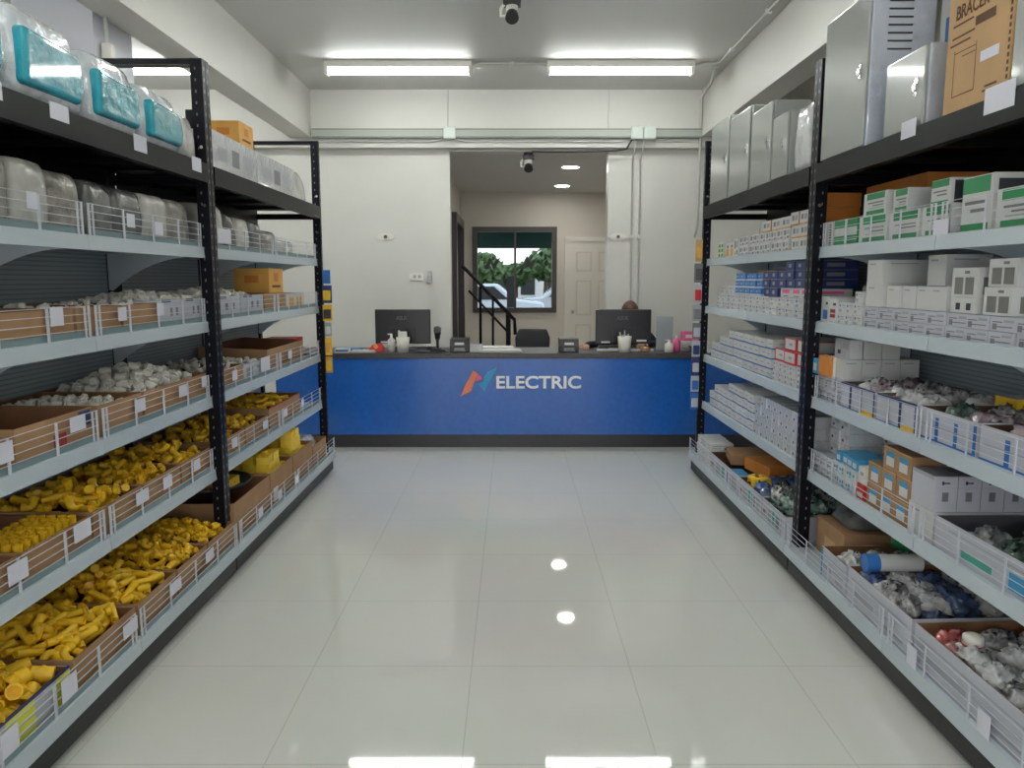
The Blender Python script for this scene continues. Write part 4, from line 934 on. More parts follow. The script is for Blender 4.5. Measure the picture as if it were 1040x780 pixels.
MB().lathe((XF + .07, 2.32, z + .135), [(.0, 0), (.03, 0), (.03, .014), (0, .014)], 'red', 18).build('collar', e)
e = thing('tape_roll', (XF + .26, 3.15, z + .17), 'green tape roll standing on the blue ended tray', 'tape')
q = MB(); 
q.lathe((XF + .26, 3.15, z + .17), [(.022, 0), (.045, 0), (.045, .04), (.022, .04), (.022, 0)], 'green', 20); q.build('tape', e)
# far bay bottom
PC = [(.05, .2, .15, .8, 'pale_print'), (.25, .4, .2, .7, 'grey_print'), (.45, .55, .2, .8, 'teal_print'), (.6, .8, .15, .7, 'pale_print'), (.85, .95, .3, .6, 'kraft')]
for a, b, lab in ((3.72, 4.08, 'white printed tray of green bags against the right middle upright'), (4.10, 4.52, 'white printed tray next to the green bags, far bottom right'), (4.54, 5.2, 'long white printed tray beside the small white boxes, far bottom right')):
    tray(R_, z, a, b, .12, lab, d0=-.03, out='lilac_card', inn='brown', deco=PC, name='open_tray', cat='tray')
bags(['bag_green', 'bag_green', 'bag_mixed'], R_, z + .07, 3.74, 4.06, .0, .42, .105, 'the tray against the right middle upright', 3, .035)
bags(['bag_green', 'bag_mixed', 'bag_blue'], R_, z + .05, 4.12, 4.50, .0, .42, .105, 'the tray next to the green bags', 2, .035)
one('orange', R_, z + .10, 4.55, 4.85, .12, .40, .075, 'orange box lying in the long tray, far bottom right', rj=.2)
one('kraftplain', R_, z + .10, 4.88, 5.16, .05, .36, .06, 'brown box lying in the long tray, far bottom right', rj=-.15)
block('sky', R_, z + .02, 4.58, 4.85, 2, 1, .07, .09, 'small blue box standing in the long tray front', 'small blue boxes in the long tray', d0=-.01)
bundle(R_, z + .06, 4.36, 4.5, .0, .12, .09, 'yellow', 'small yellow packet in the tray next to the green bags', 'packet', 'packet')
block('white', R_, z, 5.24, 5.60, 4, 3, .055, .16, 'small white box at the far bottom right corner', 'small white boxes at the far bottom right', d0=-.03)

# gather the fittings lying under the top layer
tag(UNDER['yellow'].build('yellow_fittings'), 'yellow plastic fittings filling the cartons beneath the top layer', 'fittings', kind='stuff')
tag(UNDER['white'].build('white_fittings'), 'white plastic fittings filling the cartons beneath the top layer', 'fittings', kind='stuff')
# ================================================================ COUNTER
CY0, CY1 = 6.60, 7.22
e = thing('service_counter', (0.1, 6.9, 0), 'long blue service counter with dark top and white lettering', 'counter')
MB().box(-2.05, 2.25, CY0 + .015, CY0 + .04, .115, .785, 'counter_blue').build('front_panel', e)
MB().box(-2.07, 2.27, CY0, CY1, .785, .83, 'counter_top').build('countertop', e, bevel=.004)
MB().box(-2.05, 2.25, CY0 + .03, CY0 + .06, 0, .115, 'counter_kick').build('kick_plinth', e)
for x in (-2.05, -.7, .8, 2.22): MB().box(x, x + .03, CY0 + .06, CY1 - .02, 0, .785, 'counter_kick').build('side_panel', e)
yy = CY0 + .012
put_text('lettering', 'ELECTRIC', .15, .735, .006, 'letter_white', (.232, yy, .572), (PI / 2, 0, 0), e, bold=.0035)
def w2(u, v):
    px, py = 440 + u / 5.78, 360 + v / 5.78
    zc = 6.66; return ((px - 520) / 781 * zc, 0.83 + (362.5 - py) * .00875)
def lg(pts, name, mm, y0=.010):
    MB().prism([w2(*p) for p in pts], 1, CY0 + .0, CY0 + .014, mm).build(name, e)
lg([(160, 262), (185, 205), (235, 112), (262, 130), (240, 180), (222, 232)], 'logo_stroke', 'logo_orange')
lg([(262, 130), (292, 160), (246, 178)], 'logo_tip', 'logo_pink')
lg([(300, 150), (318, 122), (374, 94), (352, 140), (300, 234), (262, 190), (290, 176)], 'logo_wing', 'logo_blue')

TOP = .83
def monitor(cx, y, lab):
    e = thing('computer_monitor', (cx, y, TOP), lab, 'monitor')
    MB().box(cx - .25, cx + .25, y - .012, y + .02, TOP + .055, TOP + .365, 'screen_black').build('screen_housing', e, bevel=.008)
    MB().box(cx - .11, cx + .11, y - .018, y - .012, TOP + .07, TOP + .2, 'screen_black').build('sheen_pad', e, bevel=.004)  # added thin pad standing in for a reflected sheen on the back
    MB().box(cx - .03, cx + .03, y - .035, y - .012, TOP + .01, TOP + .14, 'grey_plastic').build('stand_neck', e, bevel=.003)
    MB().box(cx - .12, cx + .12, y - .09, y + .07, TOP, TOP + .012, 'grey_plastic').build('stand_base', e, bevel=.003)
    put_text('lettering', 'ASUS', .05, .10, .0006, 'monitor_mark', (cx - .01, y - .0126, TOP + .285), (PI / 2, 0, 0), e, .0008)
    MB().box(cx - .20, cx - .12, y - .0135, y - .0122, TOP + .062, TOP + .078, 'paper').build('sticker', e)
    MB().box(cx + .02, cx + .10, y - .0135, y - .0122, TOP + .128, TOP + .142, 'paper') .build('sticker', e) if cx < 0 else MB().box(cx + .12, cx + .21, y - .0135, y - .0122, TOP + .075, TOP + .092, 'paper').build('sticker', e)
monitor(-.985, 6.95, 'black computer monitor seen from behind, left end of counter')
monitor(1.005, 6.95, 'black computer monitor hiding a seated person, right on the counter')
def kb(cx, y, lab):
    e = thing('keyboard', (cx, y, TOP), lab, 'keyboard')
    MB().box(cx - .2, cx + .2, y, y + .12, TOP, TOP + .02, 'grey_plastic').build('keyboard_case', e, bevel=.004)
    q = MB()
    for r in range(5):
        for c in range(15): q.box(cx - .19 + c * .0255, cx - .19 + c * .0255 + .02, y + .008 + r * .022, y + .026 + r * .022, TOP + .02, TOP + .026, 'paper' if cx < 0 else 'black_plastic')
    q.build('keys', e)
kb(-.88, 7.04, 'keyboard lying behind the left monitor'); kb(1.0, 7.06, 'keyboard lying behind the right monitor')
def mug(cx, cy, h, r, lab, stuff=True):
    e = thing('pen_cup', (cx, cy, TOP), lab, 'cup')
    MB().lathe((cx, cy, TOP), [(0, .0), (r * .8, 0), (r, h), (r - .004, h), (r * .78, .006), (0, .006)], 'white_plastic', 22).build('cup', e)
    return e
mug(-.955, 6.72, .13, .06, 'tall white cup standing in front of the left monitor')
o = MB().tube([(-.98, 6.72, TOP + .02), (-.99, 6.735, TOP + .19)], .008, 'paper', 6).box(-1.0, -.92, 6.735, 6.74, TOP + .13, TOP + .18, 'paper').build('receipt_slip'); tag(o, 'pale paper slip sticking out of the left white cup', 'paper')
mug(.985, 6.72, .14, .062, 'white pen cup standing in front of the right monitor')
for i, (dx, c, lab) in enumerate(((.0, 'pale_print', 'grey pen in the right white cup'), (-.025, 'white_plastic', 'white pen leaning left in the right white cup'), (.02, 'paper', 'pale short pen in the right white cup'))):
    o = MB().tube([(.985 + dx * .3, 6.72, TOP + .01), (.985 + dx * 1.7, 6.725, TOP + .19 - i * .015)], .006, c, 8).tube([(.985 + dx * 1.7, 6.725, TOP + .19 - i * .015), (.985 + dx * 1.8, 6.725, TOP + .2 - i * .015)], [.006, .002], 'dark_print', 8).build('pen'); tag(o, lab, 'pen')
# hand sanitiser bottles
def bottle(cx, cy, h, r, m, lab):
    e = thing('pump_bottle', (cx, cy, TOP), lab, 'bottle')
    MB().lathe((cx, cy, TOP), [(0, 0), (r, 0), (r, h * .65), (r * .35, h * .78), (r * .35, h * .82), (0, h * .82)], m, 16).build('bottle', e)
    MB().cyl((cx, cy, TOP + h * .82), r * .3, h * .14, 'white_plastic', 10).box(cx - r * .9, cx + r * .2, cy - .006, cy + .006, TOP + h * .94, TOP + h, 'white_plastic').build('pump', e)
bottle(-1.06, 6.75, .16, .035, 'bag_white', 'small white pump bottle beside the left cup')
bottle(1.45, 6.76, .15, .035, 'pink', 'pink pump bottle right of the right monitor')
bottle(1.375, 6.72, .11, .04, 'white_plastic', 'squat white bottle between the monitor and pink bottle')
# webcam / scanner on stand
e = thing('barcode_scanner', (-.66, 6.8, TOP), 'black barcode scanner on an upright stand beside the left monitor', 'scanner')
MB().lathe((-.66, 6.8, TOP), [(0, 0), (.07, 0), (.065, .015), (.02, .03), (0, .03)], 'black_plastic', 20).build('stand_base', e)
MB().tube([(-.66, 6.8, TOP + .02), (-.66, 6.8, TOP + .14)], .012, 'black_plastic', 8).build('stand_pole', e)
MB().tube([(-.66, 6.8, TOP + .11), (-.66, 6.79, TOP + .16), (-.655, 6.76, TOP + .205)], [.022, .026, .034], 'black_plastic', 12).tube([(-.655, 6.76, TOP + .16), (-.655, 6.72, TOP + .19)], .03, 'black_plastic', 12).build('scanner_head', e)
def printer(cx, lab):
    e = thing('receipt_printer', (cx, 6.78, TOP), lab, 'printer')
    MB().prism([(6.70, TOP), (6.70, TOP + .055), (6.74, TOP + .115), (6.88, TOP + .12), (6.88, TOP)], 0, cx - .085, cx + .085, 'black_plastic').build('printer_case', e, bevel=.006)
    MB().quad([(cx - .045, 6.699, TOP + .03), (cx + .045, 6.699, TOP + .03), (cx + .04, 6.71, TOP + .085), (cx - .04, 6.71, TOP + .085)], 'paper').build('label', e)
    MB().box(cx - .05, cx + .05, 6.699, 6.70, TOP + .012, TOP + .02, 'pale_print').build('paper_slot', e)
printer(-.46, 'small black receipt printer left of the white carton'); printer(.50, 'small black receipt printer beside the office chair back')
tag(MB().box(-.37, -.26, 6.72, 6.82, TOP, TOP + .065, 'white_card').box(-.365, -.265, 6.725, 6.815, TOP + .065, TOP + .067, 'pale_print').build('small_carton'), 'small white carton right of the left receipt printer', 'box')
def papers(cx, cy, w, d, n, lab, mm='paper', z0=TOP, rz=0, nm='paper_stack', cat='papers'):
    q = MB()
    for i in range(n):
        a = R.uniform(-.06, .06) + rz; M = Matrix.Translation((cx + R.uniform(-.01, .01), cy, z0 + i * .004)) @ Matrix.Rotation(a, 4, 'Z')
        q.box(-w / 2, w / 2, -d / 2, d / 2, 0.0002, .0034, mm if i % 3 else 'white_card', M)
    return tag(q.build(nm), lab, cat)
papers(-.10, 6.78, .36, .22, 5, 'spread of white papers in the middle of the counter'); papers(-.14, 7.02, .30, .2, 6, 'second stack of papers behind the middle spread')
papers(-1.30, 6.74, .20, .16, 4, 'white papers at the left end of the counter', z0=TOP)
tag(MB().box(-1.55, -1.36, 6.83, 6.98, TOP, TOP + .02, 'blue').box(-1.548, -1.362, 6.832, 6.978, TOP + .004, TOP + .016, 'paper').build('notebook'), 'blue notebook lying left of the white papers', 'notebook')
tag(MB().box(-1.54, -1.42, 6.66, 6.74, TOP, TOP + .035, 'white_card').box(-1.535, -1.425, 6.659, 6.66, TOP + .01, TOP + .025, 'blue').build('small_carton'), 'small white and blue box at the far left counter end', 'box')
e = thing('tape_dispenser', (-1.2, 6.78, TOP), 'small red tape dispenser left of the white cup', 'dispenser')
MB().prism([(-1.26, TOP), (-1.26, TOP + .03), (-1.23, TOP + .06), (-1.16, TOP + .075), (-1.13, TOP + .04), (-1.13, TOP)], 1, 6.76, 6.80, 'red').build('case', e, bevel=.004)
MB().cyl((-1.2, 6.757, TOP + .045), .02, .046, 'amber_card', 14, axis=1).build('tape', e)
e = thing('mouse', (-.75, 6.98, TOP), 'small black mouse by the left monitor', 'mouse')
q = MB().lathe((-.75, 6.98, TOP), [(0.0, .03), (.015, .028), (.028, .015), (.03, 0), (0, 0)], 'black_plastic', 14); q.build('mouse_body', e)
tag(MB().tube([(-.66, 6.7, TOP + .004), (-.72, 6.66, TOP + .004), (-.80, 6.68, TOP + .004), (-.86, 6.64, TOP + .004), (-.7, 6.64, TOP + .004), (-.56, 6.68, TOP + .004)], .004, 'black_plastic', 6).build('cable'), 'thin black cable coiled on counter beside the scanner', 'cable')
# right end clutter
e = thing('brochure_holder', (1.37, 6.95, TOP), 'clear acrylic brochure holder right of the right monitor', 'holder')
MB().box(1.30, 1.45, 6.93, 6.935, TOP + .01, TOP + .30, 'acrylic').box(1.30, 1.45, 6.93, 7.0, TOP, TOP + .01, 'acrylic').build('holder_panel', e)
MB().box(1.31, 1.44, 6.936, 6.940, TOP + .011, TOP + .26, 'paper').build('leaflet', e)
tag(MB().box(1.54, 1.70, 6.9, 7.02, TOP + .085, TOP + .165, 'pink').box(1.56, 1.68, 6.899, 6.9, TOP + .11, TOP + .14, 'paper').build('tissue_box', bevel=.006), 'pink box standing on a stack of papers at right end', 'box')
papers(1.64, 6.94, .26, .2, 20, 'tall stack of papers under the pink box', z0=TOP)
q = MB()
for i in range(26):
    a = R.uniform(0, 2 * PI); r0 = R.uniform(.0, .04); c = Vector((1.60 + r0 * math.cos(a) * 2.2, 6.76 + r0 * math.sin(a), TOP + .01 + R.uniform(0, .03)))
    u = Vector((math.cos(a), math.sin(a) * .6, R.uniform(-.05, .4))).normalized() * .05; w = Vector((-math.sin(a), math.cos(a), 0)) * .012
    q.quad([c - u, c - w, c + u, c + w], 'leaf')
tag(q.build('leaf_bunch'), 'small dark green leafy bunch at the right end of counter', 'plant')
papers(1.83, 6.80, .24, .18, 6, 'loose white papers by the far right upright', rz=.2)
papers(2.05, 6.9, .2, .22, 12, 'stack of white papers at the right end behind the rack')
e = thing('bread_roll', (1.17, 6.73, TOP), 'small brown round item in front of the right monitor', 'object')
MB().lathe((1.17, 6.73, TOP), [(0, .05), (.025, .047), (.045, .03), (.045, .01), (.03, 0), (0, 0)], 'kraft', 16).build('body', e)
tag(MB().box(.76, 1.26, 6.83, 6.86, TOP, TOP + .018, 'paper').build('paper_tray'), 'pale flat strip lying under the right monitor', 'tray')
# office chair backs
def chair(cx, cy, lab, col='black_plastic', zt=.93, w=.36):
    e = thing('office_chair', (cx, cy, 0), lab, 'chair')
    q = MB().prism([(cx - w / 2, zt - .30), (cx - w / 2 - .01, zt - .1), (cx - w / 2 + .03, zt), (cx + w / 2 - .03, zt), (cx + w / 2 + .01, zt - .1), (cx + w / 2, zt - .30)], 1, cy + .20, cy + .25, col); q.build('backrest', e, bevel=.015)
    MB().box(cx - .23, cx + .23, cy - .24, cy + .2, .42, .49, col).build('seat', e, bevel=.02)
    MB().tube([(cx, cy, .09), (cx, cy, .42)], .03, 'chrome', 12).build('gas_column', e)
    MB().tube([(cx, cy + .1, .43), (cx, cy + .29, .48), (cx, cy + .28, zt - .2)], .02, 'black_plastic', 8).build('back_support', e)
    for i in range(5):
        a = i * 2 * PI / 5 + .3; x, y = cx + .27 * math.cos(a), cy + .27 * math.sin(a)
        MB().tube([(cx, cy, .10), (x, y, .075)], [.025, .015], 'black_plastic', 8).build('leg', e)
        MB().cyl((x - .012, y, .03), .03, .024, 'black_plastic', 12, axis=0).build('caster', e)
chair(.225, 8.25 - .1, 'empty black office chair showing its backrest above the counter', zt=.93)
chair(1.14, 7.62, 'black office chair carrying the seated person', zt=.98)

# ---------------------------------------------------------------- the seated person
def skin(name, joints, edges, m, root=0, lv=2):
    me = bpy.data.meshes.new(name); me.from_pydata([j[0] for j in joints], edges, []); me.materials.append(MT[m])
    o = bpy.data.objects.new(name, me); COL.objects.link(o)
    sk = o.modifiers.new('skin', 'SKIN'); sk.use_smooth_shade = True
    for i, j in enumerate(joints):
        r = j[1]; o.data.skin_vertices[0].data[i].radius = r if isinstance(r, tuple) else (r, r)
    o.data.skin_vertices[0].data[root].use_root = True
    ss = o.modifiers.new('sub', 'SUBSURF'); ss.levels = lv; ss.render_levels = lv
    return o
px, py = 1.15, 7.62   # pelvis; the person faces -Y
J = [((px, py, .56), (.15, .11)), ((px, py - .01, .72), (.135, .10)), ((px, py - .03, .88), (.15, .105)), ((px, py - .05, .985), (.09, .07)), ((px, py - .07, 1.03), (.05, .05)), ((px, py - .09, 1.075), (.05, .055)),
     ((px - .15, py - .04, .955), .058), ((px - .30, py - .15, .83), .046), ((px - .44, py - .50, .862), .034), ((px - .47, py - .57, .855), .026),
     ((px + .15, py - .04, .955), .058), ((px + .25, py - .16, .83), .046), ((px + .10, py - .48, .872), .034), ((px + .05, py - .54, .865), .026),
     ((px - .10, py - .02, .53), .085), ((px - .13, py - .40, .53), .065), ((px - .13, py - .38, .12), .045), ((px - .13, py - .40, .05), .035),
     ((px + .10, py - .02, .53), .085), ((px + .13, py - .40, .53), .065), ((px + .13, py - .38, .12), .045), ((px + .13, py - .40, .05), .035)]
E = [(0, 1), (1, 2), (2, 3), (3, 4), (4, 5), (2, 6), (6, 7), (7, 8), (8, 9), (2, 10), (10, 11), (11, 12), (12, 13), (0, 14), (14, 15), (15, 16), (16, 17), (0, 18), (18, 19), (19, 20), (20, 21)]
body = skin('person', J, E, 'navy_cloth'); tag(body, 'person in dark navy jacket seated behind the right monitor', 'person')
WO[body.name] = (0, 0, 0)
def kid(o): o.parent = body; return o
hc = Vector((px - .005, py - .13, 1.135))
# head: shaped ellipsoid with nose, chin, eyes and ears
bm = bmesh.new(); bmesh.ops.create_uvsphere(bm, u_segments=24, v_segments=18, radius=1)
for v in bm.verts:
    x, y, z = v.co; zz = z * .115; w = .076 * (1 - .22 * max(0, -z) ** 1.4); dy = .094 * (1 - .10 * max(0, -z))
    nose = .024 * math.exp(-((x / .16) ** 2 + ((z + .12) / .20) ** 2)) if y < 0 else 0
    eye = -.007 * (math.exp(-(((abs(x) - .38) / .16) ** 2 + ((z - .08) / .12) ** 2))) if y < 0 else 0
    lip = .005 * math.exp(-((x / .28) ** 2 + ((z + .48) / .08) ** 2)) if y < 0 else 0
    v.co = Vector((x * w, y * dy - nose - eye * -1 * -1 - lip, zz))
me = bpy.data.meshes.new('head'); bm.to_mesh(me); bm.free(); me.materials.append(MT['skin'])
for p in me.polygons: p.use_smooth = True
tilt = Matrix.Rotation(math.radians(14), 4, 'X')
def place(me, nm, M=Matrix.Identity(4)):
    o = bpy.data.objects.new(nm, me); COL.objects.link(o); me.transform(Matrix.Translation(hc) @ tilt @ M); return kid(o)
place(me, 'head')
bm = bmesh.new(); bmesh.ops.create_uvsphere(bm, u_segments=24, v_segments=18, radius=1)
for v in bm.verts:
    x, y, z = v.co
    if y < -.25 and z < .45: v.co = Vector((x * .07, y * .06, z * .10))
    else: v.co = Vector((x * .088, y * .108 + .004, z * .126 + (-.03 if z < -.2 else 0)))
me = bpy.data.meshes.new('hair'); bm.to_mesh(me); bm.free(); me.materials.append(MT['hair'])
for p in me.polygons: p.use_smooth = True
place(me, 'hair')
for sg in (-1, 1):
    q = MB().lathe((0, 0, 0), [(0, .008), (.008, .006), (.011, 0), (0, 0)], 'white_plastic', 10)
    me = q.mesh('eye'); me.transform(Matrix.Translation((sg * .030, -.086, .010)) @ Matrix.Rotation(PI / 2, 4, 'X')); place(me, 'eye')
    q = MB().lathe((0, 0, 0), [(0, .010), (.004, .009), (.004, 0), (0, 0)], 'dark_print', 8)
    me = q.mesh('pupil'); me.transform(Matrix.Translation((sg * .030, -.087, .010)) @ Matrix.Rotation(PI / 2, 4, 'X')); place(me, 'pupil')
    q = MB().tube([(sg * .074, -.002, .02), (sg * .084, .006, .018), (sg * .086, .008, -.01), (sg * .076, 0, -.026)], [.008, .01, .009, .006], 'skin', 8)
    me = q.mesh('ear'); place(me, 'ear')
q = MB().tube([(-.02, -.083, -.055), (0, -.088, -.054), (.02, -.083, -.055)], [.003, .006, .003], 'pink', 8)
me = q.mesh('mouth'); me.materials.clear(); me.materials.append(MT['bag_red']); place(me, 'mouth')
def hand(base, dirv, side):
    b = Vector(base); d = Vector(dirv).normalized(); l = Vector((0, 0, 1)).cross(d).normalized() * side
    P = [(b, (.026, .018)), (b + d * .045, (.034, .015)), (b + d * .08, (.033, .012))]
    Ed = [(0, 1), (1, 2)]
    for i, (off, ln) in enumerate(((-.027, .068), (-.009, .078), (.009, .072), (.026, .056))):
        r = b + d * .085 + l * off; k = len(P)
        P += [(r, .0095), (r + d * ln * .45 + Vector((0, 0, .003)), .0088), (r + d * ln * .78 + Vector((0, 0, -.010)), .008), (r + d * ln * .95 + Vector((0, 0, -.022)), .0065)]
        Ed += [(2, k), (k, k + 1), (k + 1, k + 2), (k + 2, k + 3)]
    k = len(P); P += [(b + d * .03 - l * .034, .012), (b + d * .06 - l * .055, .010), (b + d * .085 - l * .060 + Vector((0, 0, -.006)), .0085)]
    Ed += [(1, k), (k, k + 1), (k + 1, k + 2)]
    o = skin('hand', P, Ed, 'skin', 0, 1); kid(o)
hand((px - .465, py - .565, .862), (-.15, -1, -.05), 1)
hand((px + .055, py - .535, .872), (-.35, -1, -.05), -1)
q = skin('trousers', [(J[14][0], .098), (J[15][0], .076), (J[16][0], .055), (J[18][0], .098), (J[19][0], .076), (J[20][0], .055), ((px, py, .55), .13)], [(6, 0), (0, 1), (1, 2), (6, 3), (3, 4), (4, 5)], 'trouser', 6); kid(q)
for sg in (-1, 1):
    q = MB().prism([(py - .34, .0), (py - .34, .08), (py - .42, .085), (py - .60, .045), (py - .61, .0)], 0, px + sg * .13 - .045, px + sg * .13 + .045, 'black_plastic').build('shoe', body, bevel=.015)

# ================================================================ WALL FIXTURES
def fixture(cx, y, L, lab, zc=H, rz=0):
    e = thing('fluorescent_light', (cx, y, zc), lab, 'ceiling light')
    MB().box(cx - L / 2, cx + L / 2, y - .062, y + .062, zc - .055, zc, 'white_plastic').build('batten', e, bevel=.004)
    for sg in (-1, 1):
        q = MB().prism([(cx + sg * (L / 2 - .03), zc - .05), (cx + sg * (L / 2), zc - .05), (cx + sg * L / 2, zc - .105), (cx + sg * (L / 2 - .015), zc - .115), (cx + sg * (L / 2 - .03), zc - .105)], 1, y - .05, y + .05, 'white_plastic'); q.build('lamp_holder', e)
    for d in (-.022, .022):
        MB().tube([(cx - L / 2 + .03, y + d, zc - .085), (cx + L / 2 - .03, y + d, zc - .085)], .0145, 'tube', 12).build('fluorescent_tube', e)
FL = 7.02
fixture(-.99, FL, 1.28, 'left of the two lit fluorescent lights on the shop ceiling')
fixture(.945, FL, 1.28, 'right of the two lit fluorescent lights on the shop ceiling')
fixture(-3.25, FL, 1.28, 'lit fluorescent light in the side bay beyond the left beam')
for yy_, w in ((4.8, 'second'), (1.2, 'third'), (-2.8, 'fourth')):
    fixture(-.99, yy_, 1.28, 'left light of the ' + w + ' row toward the shop entrance'); fixture(.945, yy_, 1.28, 'right light of the ' + w + ' row toward the shop entrance'); fixture(-3.25, yy_, 1.28, 'side bay light of the ' + w + ' row toward the entrance')
# conduits
def cond(pts, lab, r=.0095, m='conduit', clips=(), nm='conduit_pipe', cat='pipe'):
    e = thing(nm, pts[0], lab, cat); MB().tube(pts, r, m, 8).build('pipe', e)
    for c in clips: MB().box(c[0] - .02, c[0] + .02, c[1] - .02, c[1] + .02, c[2] - .02, c[2] + .02, 'junction').build('pipe_clip', e, bevel=.003)
    return e
cond([(-.34, FL, H - .03), (-.30, FL, H - .012), (.26, FL, H - .012), (.30, FL, H - .03)], 'thin conduit joining the two fluorescent lights', clips=[(0, FL, H - .014)])
cond([(1.59, FL, H - .03), (1.66, FL, H - .012), (1.76, FL, H - .012), (1.80, FL - .05, H - .012), (1.80, 2.2, H - .012)], 'ceiling conduit running from right light along the right beam', .011, clips=[(1.80, 6.6, H - .016), (1.80, 5.7, H - .016), (1.80, 4.2, H - .016)])
cond([(1.80, 7.1, H - .012), (1.88, 7.6, H - .03), (1.885, 7.95, H - .08), (1.885, 7.97, 2.0), (1.885, 8.08, 1.9)], 'conduit dropping down the right corner of the back wall', .013, 'conduit', clips=[(1.80, 7.1, H - .016)])
o = MB().box(-2.0, 1.9, 7.94, 8.0, 2.865, 2.955, 'trunking').box(-2.0, 1.9, 7.937, 7.94, 2.945, 2.95, 'gap').box(-2.0, 1.9, 7.937, 7.94, 2.87, 2.875, 'gap').build('cable_trunking'); tag(o, 'long grey green cable trunking along the beam over the counter', 'trunking')
for x, lab in ((-.62, 'square pale junction box on the trunking, left'), (1.245, 'left box of the pair of junction boxes on the trunking'), (1.37, 'right box of the pair of junction boxes on the trunking')):
    e = thing('junction_box', (x, 7.92, 2.85), lab, 'junction box')
    MB().box(x - .06, x + .06, 7.89, 7.937, 2.845, 2.965, 'junction').build('box_body', e, bevel=.006)
    MB().box(x - .052, x + .052, 7.885, 7.89, 2.853, 2.957, 'junction').build('box_cover', e, bevel=.002)
cond([(-2.0, 7.985, 2.835), (-.8, 7.985, 2.835), (-.70, 7.975, 2.86)], 'thin conduit below the trunking, left of the square junction box')
cond([(-.55, 7.975, 2.86), (-.48, 7.985, 2.835), (1.15, 7.985, 2.835)], 'thin conduit below the trunking between the junction boxes')
cond([(1.44, 7.985, 2.835), (1.88, 7.985, 2.835)], 'short thin conduit below the trunking at the right end')
cond([(1.24, 7.96, 2.85), (1.235, 7.98, 2.74), (1.235, 8.105, 2.70), (1.235, 8.105, .9)], 'left vertical conduit down the right wall section', .010, clips=[(1.235, 8.10, 1.9)])
cond([(1.32, 7.96, 2.85), (1.315, 7.98, 2.74), (1.315, 8.105, 2.70), (1.315, 8.105, .9)], 'right vertical conduit down the right wall section', .010, clips=[(1.315, 8.10, 1.9)])
cond([(-.64, 7.992, H), (-.64, 7.992, 2.96)], 'thin vertical conduit above the left junction box', .006); cond([(.97, 7.992, H), (.97, 7.992, 2.83)], 'thin vertical conduit above the trunking at the right', .006)
e = thing('power_cable', (.2, 8.0, 2.74), 'black cable running from the alcove camera to junction boxes', 'cable')
MB().tube([(.20, 8.05, 2.745), (.6, 8.03, 2.738), (1.05, 7.985, 2.745), (1.15, 7.975, 2.76), (1.20, 7.96, 2.85)], .009, 'black_plastic', 8).build('cable', e)
tag(MB().tube([(-2.26, 4.6, 3.3), (-2.0, 4.65, 3.02), (-1.93, 4.65, 3.02), (-1.95, 4.62, 3.08), (-2.0, 4.6, 3.3)], .012, 'grey_plastic', 8).build('cable_loop'), 'dark loop of cable hanging by the white column', 'cable') if False else None
# security cameras
def cctv(x, y, z, s, lab):
    e = thing('security_camera', (x, y, z), lab, 'camera')
    MB().cyl((x, y, z - .035 * s), .05 * s, .035 * s, 'black_plastic', 16).box(x - .06 * s, x + .06 * s, y - .05 * s, y + .05 * s, z - .07 * s, z - .03 * s, 'black_plastic').build('mount', e, bevel=.003)
    MB().tube([(x - .05 * s, y, z - .06 * s), (x - .075 * s, y, z - .09 * s), (x - .075 * s, y, z - .14 * s), (x - .03 * s, y - .01, z - .14 * s)], .011 * s, 'white_plastic', 8).build('bracket', e)
    MB().tube([(x, y + .03 * s, z - .065 * s), (x, y - .05 * s, z - .15 * s)], .042 * s, 'white_plastic', 16).build('camera_body', e)
    MB().tube([(x, y - .045 * s, z - .145 * s), (x, y - .075 * s, z - .175 * s)], [.043 * s, .046 * s], 'black_plastic', 16).build('lens_hood', e)
    return e
cctv(.0, 5.42, H, .98, 'white and black security camera hanging from the shop ceiling')
cctv(.17, 8.2, 2.76, 1.0, 'security camera hanging at the top of the alcove opening')
for x, y, lab in ((.68, 9.2, 'nearer round lit downlight in the alcove ceiling'), (.70, 11.0, 'farther round lit downlight in the alcove ceiling')):
    e = thing('downlight', (x, y, 2.76), lab, 'ceiling light')
    MB().lathe((x, y, 2.755), [(.10, .005), (.115, .005), (.118, .0), (.10, -.004), (.10, .005)], 'white_plastic', 28).build('trim_ring', e)
    MB().lathe((x, y, 2.7545), [(0, 0), (.10, 0), (.10, .004), (0, .004)], 'downlight', 28).build('diffuser', e)
# wall devices
for x, z_, lab in ((-1.31, 1.90, 'small white oval sensor on left wall section'), (1.10, 1.90, 'small white oval sensor on right wall section')):
    e = thing('wall_sensor', (x, 8.1, z_), lab, 'sensor')
    q = MB(); vs = [(x + .085 * math.cos(t * PI / 12), 0, z_ + .038 * math.sin(t * PI / 12)) for t in range(24)]
    q.prism([(v[0], v[2]) for v in vs], 1, 8.10, 8.12, 'white_plastic'); q.build('plate', e)
    MB().cyl((x, 8.10, z_), .018, -.012, 'grey_plastic', 14, axis=1).build('lens', e)
e = thing('wall_socket', (-1.0, 8.1, 1.49), 'white wall socket above the left monitor', 'socket')
MB().box(-1.07, -.93, 8.10, 8.12, 1.45, 1.53, 'white_plastic').build('plate', e, bevel=.004); MB().box(-1.03, -1.0, 8.097, 8.10, 1.475, 1.505, 'pale_print').box(-.98, -.95, 8.097, 8.10, 1.475, 1.505, 'pale_print').build('outlet', e)
e = thing('air_freshener', (-.86, 8.08, 1.44), 'small clear grey dispenser hanging beside the wall socket', 'dispenser')
MB().box(-.885, -.835, 8.07, 8.12, 1.42, 1.50, 'pale_print').build('dispenser_case', e, bevel=.006); MB().cyl((-.86, 8.095, 1.50), .02, .05, 'conduit', 10).build('nozzle', e)
e = thing('wall_lamp', (-2.24, 4.5, 2.5), 'white bar lamp fixed high on the white column', 'lamp')
